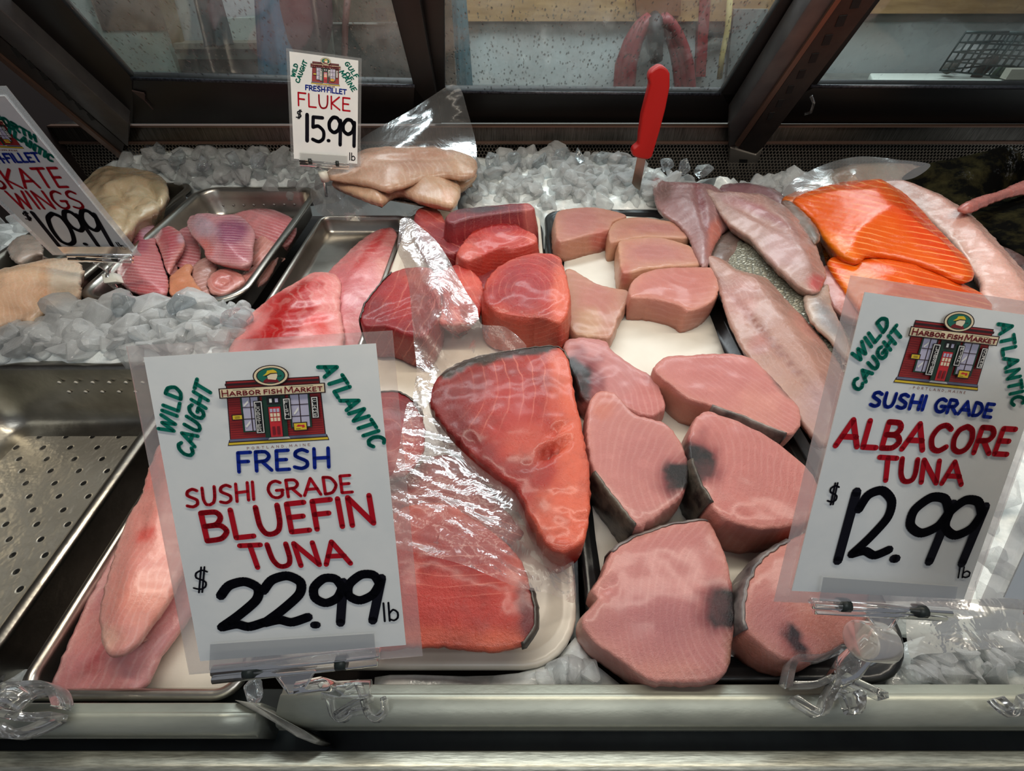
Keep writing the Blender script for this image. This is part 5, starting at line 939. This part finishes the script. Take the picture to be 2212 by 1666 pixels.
        poly([(-.015,.745),(1.015,.745),(1.015,.9),(-.015,.9)], 'line'); poly([(-.003,.76),(1.003,.76),(1.003,.885),(-.003,.885)], 'cream')
        rect(.12,.34,.862,.868,'dgreen'); rect(.66,.9,.862,.868,'dgreen')
        poly0, oval0 = poly, oval
        def poly(pts, mat): poly0([(x, 1.05+(y-.985)*.78) for x, y in pts], mat)
        oval(.5,.985,.175,.205,'line'); oval(.5,.985,.163,.188,'cream'); oval(.5,.985,.14,.158,'line'); oval(.5,.985,.13,.145,'oval')
        poly([(.42,.855),(.58,.848),(.56,.91),(.52,.95),(.46,.94),(.43,.9)], 'maroon'); poly([(.47,.92),(.545,.9),(.56,.95),(.565,.985),(.56,1.03),(.5,1.05),(.465,1.0)], 'face')
        poly([(.44,.965),(.46,1.01),(.49,1.04),(.57,1.035),(.565,1.02),(.5,1.015),(.475,.99)], 'line'); poly([(.425,.99),(.46,1.04),(.47,1.085),(.53,1.1),(.555,1.07),(.565,1.035),(.5,1.035),(.46,1.0)], 'yellow'); poly([(.562,.968),(.6,.965),(.605,.985),(.595,.985),(.59,.974),(.562,.976)], 'line')
        base_n = len(V)
        o = mk('shop_emblem', V, Fc, [LC[q] for q in LK], parent, False, None, mi)
        if fine:
            t = MB(); kk = k[0]+.00004; wl = 2.2 if fine else 1.2
            for txt, x0, x1, y0, y1 in (('H',.015,.075,.775,.868),('ARBOR',.09,.385,.782,.842),('FISH',.42,.59,.782,.842),('M',.62,.7,.775,.868),('ARKET',.715,.985,.782,.842)):
                s.text(t, txt, (x0,y0), (x1,y0), (x0,y1), wl, kk, .25, f=f)
            t.build('emblem_lettering', LC['maroon'], parent)
            t = MB()
            s.text(t, 'PORTLAND,MAINE', (.2,-.062), (.82,-.062), (.2,-.025), .9, kk, .9, f=f); t.build('town_lettering', flat('print_brown', (136, 84, 74), .5), parent)
            t = MB()
            for txt, xc, yt, yb in (('LOBSTER',.345,.64,.2),('FISH',.625,.665,.42),('CLAMS',.897,.665,.39)):
                h = (yt-yb)/len(txt)
                for i, c in enumerate(txt): s.text(t, c, (xc-.018, yt-(i+.85)*h), (xc+.018, yt-(i+.85)*h), (xc-.018, yt-(i+.15)*h), 1., kk, .2, f=f)
            t.build('board_lettering', LC['white'], parent)
    def strip(s, t, a, b, r, k): t.tube([s.pw(*a, k), s.pw(*b, k)], r, 12)
    def holder(s, plate, bars, bands, neck, rb=.0036):
        t = MB(); t.prism([s.pw(px, py, .0035) for px, py in plate], -s.n*.0014); o = t.build('grip_plate', M['acrylic'], s.root)
        t = MB()
        for a, b in bars: s.strip(t, a, b, rb, -.001)
        t.build('hinge_bar', M['acrylic_thick'], s.root, True)
        for c, d in bands:
            t = MB(); v = np.array(d, float); s.strip(t, np.array(c)-v, np.array(c)+v, rb*1.35, -.001); t.build('spring_band', M['band'], s.root, True)
        t = MB(); t.prism([s.pw(px, py, .001) for px, py in neck], -s.n*.004); t.build('neck', M['acrylic'], s.root)
        cn = np.mean(neck, 0); t = MB()
        for a, b in zip(neck, neck[1:]+neck[:1]): t.tube([s.pw(*a, .0015), s.pw(*b, .0015)], .0009, 6)
        t.build('neck_rim', M['acrylic_thick'], s.root, True)
def straps(parent, lines, z, dz, th, mat, name='clamp'):
    mat = M['acrylic_thick']
    """clear jaws: thick curved straps at rail height, extruded in depth."""
    t = MB()
    for ln in lines:
        q = catmull(np.array([P(px, py, z) for px, py in ln]), .003, False); n = len(q); V = []
        for i in range(n):
            d = q[min(i+1, n-1)]-q[max(i-1, 0)]; d /= np.linalg.norm(d); nn = np.array([-d[1], d[0], 0])*th/2
            V += [q[i]+nn, q[i]-nn, q[i]-nn-np.array([0, 0, dz]), q[i]+nn-np.array([0, 0, dz])]
        Fc = [(i*4+k, i*4+(k+1) % 4, i*4+4+(k+1) % 4, i*4+4+k) for i in range(n-1) for k in range(4)]+[(3,2,1,0), ((n-1)*4, (n-1)*4+1, (n-1)*4+2, (n-1)*4+3)]
        t.add(V, Fc)
    o = t.build(name, mat, parent); bevel(o, .0008); return o
# --- bluefin card
c = Card('price_card', 'large BLUEFIN TUNA price card at the front left reading 22.99', (311,772), (812,742), (877,1393), (433,1428), P(730,1540,.03))
c.sheet('sleeve', M['sleeve'], -.07, 1.075, -.05, 1.035, -.0006, .0008)
cd = c.sheet('card', CM['card'], 0, 1, 0, 1, .0003, .0006)
for it in (('WILD', (376,938), (396,842), (344,926), 7.5, .0008, .26), ('CAUGHT', (415,990), (459,838), (384,972), 7.5, .0008, .25), ('ATLANTIC', (688,793), (802,966), (722,782), 8, .0008, .28),): c.letters('origin_word', 'green', [it], cd)
c.letters('fresh_lettering', 'blue', [('FRESH', (516,1019), (713,1008), (513,978), 7.5)], cd)
c.letters('grade_lettering', 'red', [('SUSHI', (405,1096), (552,1078), (401,1058), 6.5), ('GRADE', (582,1076), (762,1062), (576,1040), 6.5)], cd)
c.letters('name_lettering', 'red', [('BLUEFIN', (446,1168), (811,1129), (432,1108), 11.5), ('TUNA', (536,1226), (758,1216), (519,1178), 11)], cd)
c.letters('price_lettering', 'black', [('$', (418,1280), (449,1277), (420,1226), 4.), ('2', (474,1357), (572,1352), (474,1258), 21), ('2', (566,1348), (664,1342), (566,1246), 21), ('.', (679,1349), (690,1349), (679,1340), 17), ('9', (672,1346), (742,1344), (674,1248), 20), ('9', (736,1343), (812,1339), (752,1241), 20)], cd)
c.letters('unit_lettering', 'black', [('lb', (830,1341), (862,1338), (827,1302), 4.5)], cd)
c.logo((494,963), (711,950), (478,824), cd)
c.holder([(461,1384),(811,1361),(815,1412),(459,1440)], [((459,1452),(820,1412)), ((461,1468),(815,1430))], [((539,1452),(11,-1)), ((737,1434),(11,-1))], [(597,1454),(682,1446),(656,1490),(626,1494)])
straps(c.root, [[(690,1475),(705,1500),(716,1540),(728,1551),(742,1548),(752,1538),(790,1534),(796,1530)], [(768,1470),(780,1500),(790,1536),(804,1551),(818,1546),(828,1530),(826,1505)], [(700,1478),(740,1492),(772,1474)], [(720,1545),(760,1520),(800,1505)]], .05, .012, .0042, M['acrylic'])
t = MB(); t.tube([c.pw(640, 1490, -.001), P(690, 1478, .085), P(735, 1490, .055)], .0045, 10); t.build('stem', M['acrylic_thick'], c.root, True)
t = MB(); t.tube([P(700, 1492, .05), P(800, 1488, .05)], .006, 12); t.build('clamp_pivot', M['acrylic'], c.root, True)
# --- albacore card
c = Card('price_card', 'large ALBACORE TUNA price card at the front right reading 12.99', (1868,631), (2294,692), (2081,1294), (1710,1276), P(1790,1530,.03))
c.sheet('sleeve', M['sleeve'], -.075, 1.06, -.05, 1.04, -.0006, .0008)
cd = c.sheet('card', CM['card'], 0, 1, 0, 1, .0003, .0006)
for it in (('WILD', (1852,783), (1920,700), (1838,764), 6.5, .0008, .26), ('CAUGHT', (1852,846), (1949,720), (1837,830), 6.5, .0008, .3), ('ATLANTIC', (2153,700), (2183,876), (2182,694), 6.5, .0008, .3),): c.letters('origin_word', 'green', [it], cd)
c.letters('grade_lettering', 'blue', [('SUSHI', (1876,876), (1992,885), (1884,846), 6.5), ('GRADE', (2014,888), (2137,901), (2022,860), 6.5)], cd)
c.letters('name_lettering', 'red', [('ALBACORE', (1803,962), (2172,981), (1818,905), 10.5), ('TUNA', (1893,1036), (2074,1046), (1898,987), 10)], cd)
c.letters('price_lettering', 'black', [('$', (1783,1090), (1805,1088), (1791,1044), 3.6), ('1', (1800,1210), (1816,1210), (1840,1062), 19), ('2', (1832,1200), (1914,1200), (1856,1058), 18), ('.', (1928,1206), (1938,1206), (1930,1198), 18), ('9', (1926,1212), (2012,1212), (1976,1072), 19), ('9', (2002,1216), (2082,1216), (2052,1078), 19)], cd)
c.letters('unit_lettering', 'black', [('lb', (2066,1247), (2092,1246), (2070,1224), 3.6)], cd)
c.logo((1929,826), (2110,844), (1967,690), cd)
c.holder([(1770,1240),(2058,1261),(2052,1292),(1761,1292)], [((1757,1306),(2052,1326)), ((1762,1318),(2040,1334))], [((1824,1309),(9,.6)), ((1989,1322),(9,.6))], [(1866,1319),(1943,1320),(1917,1361),(1894,1361)])
t = MB(); e = c.pw(1905, 1358, -.001); kb = P(1884, 1386, .085); t.tube([kb+np.array([-.012, 0, .004]), kb+np.array([.012, 0, -.004])], [.0135, .0135], 20); o = t.build('swivel_knob', clear_mat('frosted_knob', (.95,.95,.93), .6, .45, .2, 0, 60, (.9,.88,.82)), c.root, True); bevel(o, .002)
t = MB(); t.tube([e, kb], .004, 8); t.tube([kb, P(1835, 1440, .06), P(1800, 1475, .05)], [.006, .009, .006], 10); t.build('stem', M['acrylic_thick'], c.root, True)
straps(c.root, [[(1706,1478),(1716,1432),(1730,1420),(1775,1420),(1808,1408),(1822,1398),(1850,1402),(1868,1422),(1862,1450)], [(1722,1506),(1740,1520),(1770,1538),(1786,1534),(1798,1500),(1812,1476)], [(1798,1508),(1812,1496),(1836,1500),(1850,1534),(1862,1528),(1866,1500),(1858,1490)], [(1815,1450),(1850,1470),(1920,1502)], [(1720,1478),(1770,1476),(1810,1456),(1846,1430)]], .055, .014, .0042, M['acrylic'])
# --- skate card
c = Card('price_card', 'SKATE WINGS price card at the far left reading 10.99, cut by the photo edge', (-225,212), (10,207), (287,546), (118,545), P(262,630,.004))
c.sheet('sleeve', M['sleeve'], -.07, 1.075, -.03, 1.04, -.0006, .0008)
cd = c.sheet('card', CM['card'], 0, 1, 0, 1, .0003, .0006)
for it in (('NORTH', (-12,254), (79,305), (-17,239), 4.5, .0008, .3), ('ATLANTIC', (-5,272), (113,349), (-4,258), 4.5, .0008, .3),): c.letters('origin_word', 'green', [it], cd)
c.letters('fresh_lettering', 'blue', [('FRESH·FILLET', (-60,353), (91,348), (-74,335), 3.6)], cd)
c.letters('name_lettering', 'red', [('SKATE', (-6,407), (147,403), (-36,367), 4.8), ('WINGS', (42,450), (186,450), (12,413), 4.8)], cd)
c.letters('price_lettering', 'black', [('$', (58,476), (72,476), (45,456), 2.6), ('1', (124,531), (132,531), (66,459), 8.5), ('0', (128,527), (172,528), (90,460), 8.5), ('.', (184,527), (188,527), (182,524), 8), ('9', (182,530), (215,530), (126,456), 8.5), ('9', (212,530), (245,530), (164,454), 8.5)], cd)
c.letters('unit_lettering', 'black', [('lb', (261,538), (274,539), (250,523), 2.4)], cd)
c.logo((-33,317), (52.5,321), (-92,245), cd)
c.holder([(126,530),(278,530),(287,545),(140,545)], [((147,553),(285,556)), ((150,562),(284,565))], [((173,557),(4,.1)), ((249,560),(4,.1))], [(197,563),(249,568),(238,584),(228,584)], .0038)
t = MB(); t.prism([P(217,592,.03), P(244,588,.03), P(251,608,.03), P(223,612,.03)], (0, .012, -.012)); o = t.build('swivel_knob', M['knob'], c.root); bevel(o, .002)
straps(c.root, [[(236,612),(255,625),(276,628),(280,640),(262,642),(240,640)], [(262,625),(285,640),(305,665),(316,672)]], .016, .01, .004, M['acrylic'])
t = MB(); t.tube([c.pw(233, 584, -.001), P(233, 600, .028), P(250, 622, .016)], .0035, 8); t.build('stem', M['acrylic_thick'], c.root, True)
# --- fluke card
c = Card('price_card', 'small upright FLUKE price card at the back reading 15.99', (625,111), (774,131), (772,354), (635,343), P(705,425,.03), .116)
c.sheet('sleeve', M['sleeve'], -.045, 1.05, -.02, 1.025, -.0006, .0008)
cd = c.sheet('card', CM['card'], 0, 1, 0, 1, .0003, .0006)
for it in (('WILD', (637,167), (644,140), (629,164), 2.2, .0008, .26), ('CAUGHT', (646,180), (664,134), (638,176), 2.2, .0008, .28), ('GULF', (744,137), (767,169), (752,133), 2.2, .0008, .3), ('OF', (745,160), (757,176), (752,155), 2.2, .0008, .3), ('MAINE', (733,156), (762,198), (742,152), 2.2, .0008, .3),): c.letters('origin_word', 'green', [it], cd)
c.letters('fresh_lettering', 'blue', [('FRESH·FILLET', (660,194), (748,204), (660,184), 2.2)], cd)
c.letters('name_lettering', 'red', [('FLUKE', (644,228), (756,240), (643,200), 3.2)], cd)
c.letters('price_lettering', 'black', [('$', (639,257), (651,256), (641,238), 2), ('1', (660,304), (667,304), (660,248), 8), ('5', (674,305), (700,307), (672,252), 7), ('.', (709,304), (712,304), (709,301), 7), ('9', (710,312), (737,313), (709,253), 7.5), ('9', (740,315), (767,316), (739,258), 7.5)], cd)
c.letters('unit_lettering', 'black', [('lb', (755,346), (767,347), (755,330), 2)], cd)
c.logo((672,181), (734,187), (672,132), cd)
c.holder([(648,329),(751,336),(751,352),(648,345)], [((647,348),(754,357)), ((648,354),(753,362))], [((670,349),(3.5,.2)), ((729,354),(3.5,.2))], [(686,358),(720,361),(705,372),(700,372)], .0042)
t = MB(); kb = c.pw(699, 381, -.002); t.tube([kb+np.array([0, 0, .009]), kb+np.array([.001, 0, -.009])], .0085, 14); t.build('swivel_knob', M['knob'], c.root, True)
t = MB(); t.tube([c.pw(702, 370, -.002), kb, P(703, 405, .05), P(705, 425, .03)], .0032, 8); t.build('stem', M['acrylic_thick'], c.root, True)
# --- a fifth card, cut off by the right edge of the photo
c = Card('price_card', 'grey back corner of a price card cut off at the right edge of the photo', (2440,700), (2900,800), (2560,1330), (2168,1291), P(2220,1515,.03))
c.sheet('sleeve', M['sleeve'], -.09, 1.06, -.05, 1.04, -.0006, .0008); c.sheet('card', CM['card'], 0, 1, 0, 1, .0003, .0006)
straps(c.root, [[(2166,1506),(2180,1520),(2206,1538),(2225,1530),(2236,1500)], [(2236,1508),(2260,1530),(2275,1510)]], .055, .014, .0042, M['acrylic'])
c.holder([(2235,1268),(2500,1296),(2490,1326),(2230,1300)], [((2230,1330),(2480,1350))], [((2290,1335),(9,.6))], [(2320,1340),(2400,1346),(2375,1385),(2345,1383)])
t = MB(); t.tube([c.pw(2360, 1380, -.001), P(2300, 1440, .08), P(2230, 1500, .05)], .005, 8); t.build('stem', M['acrylic_thick'], c.root, True)
# --- clip holder at the left edge, its card out of the frame
cl = empty('clip_holder', P(40, 1560, .03), 'clear plastic clip on the front rail at the left edge of the photo', 'sign clip')
straps(cl, [[(-40,1500),(0,1482),(30,1480),(80,1478),(108,1492),(118,1520),(112,1528)], [(-10,1530),(20,1505),(60,1492),(96,1490)], [(-40,1560),(0,1580),(20,1586),(60,1574),(104,1552),(106,1546),(60,1548),(20,1545),(-4,1540)]], .052, .016, .005, M['acrylic'])
t = MB(); t.tube([P(-60, 1500, .06), P(30, 1500, .055), P(60, 1520, .05)], .006, 10); t.build('clamp_pivot', M['acrylic'], cl, True)
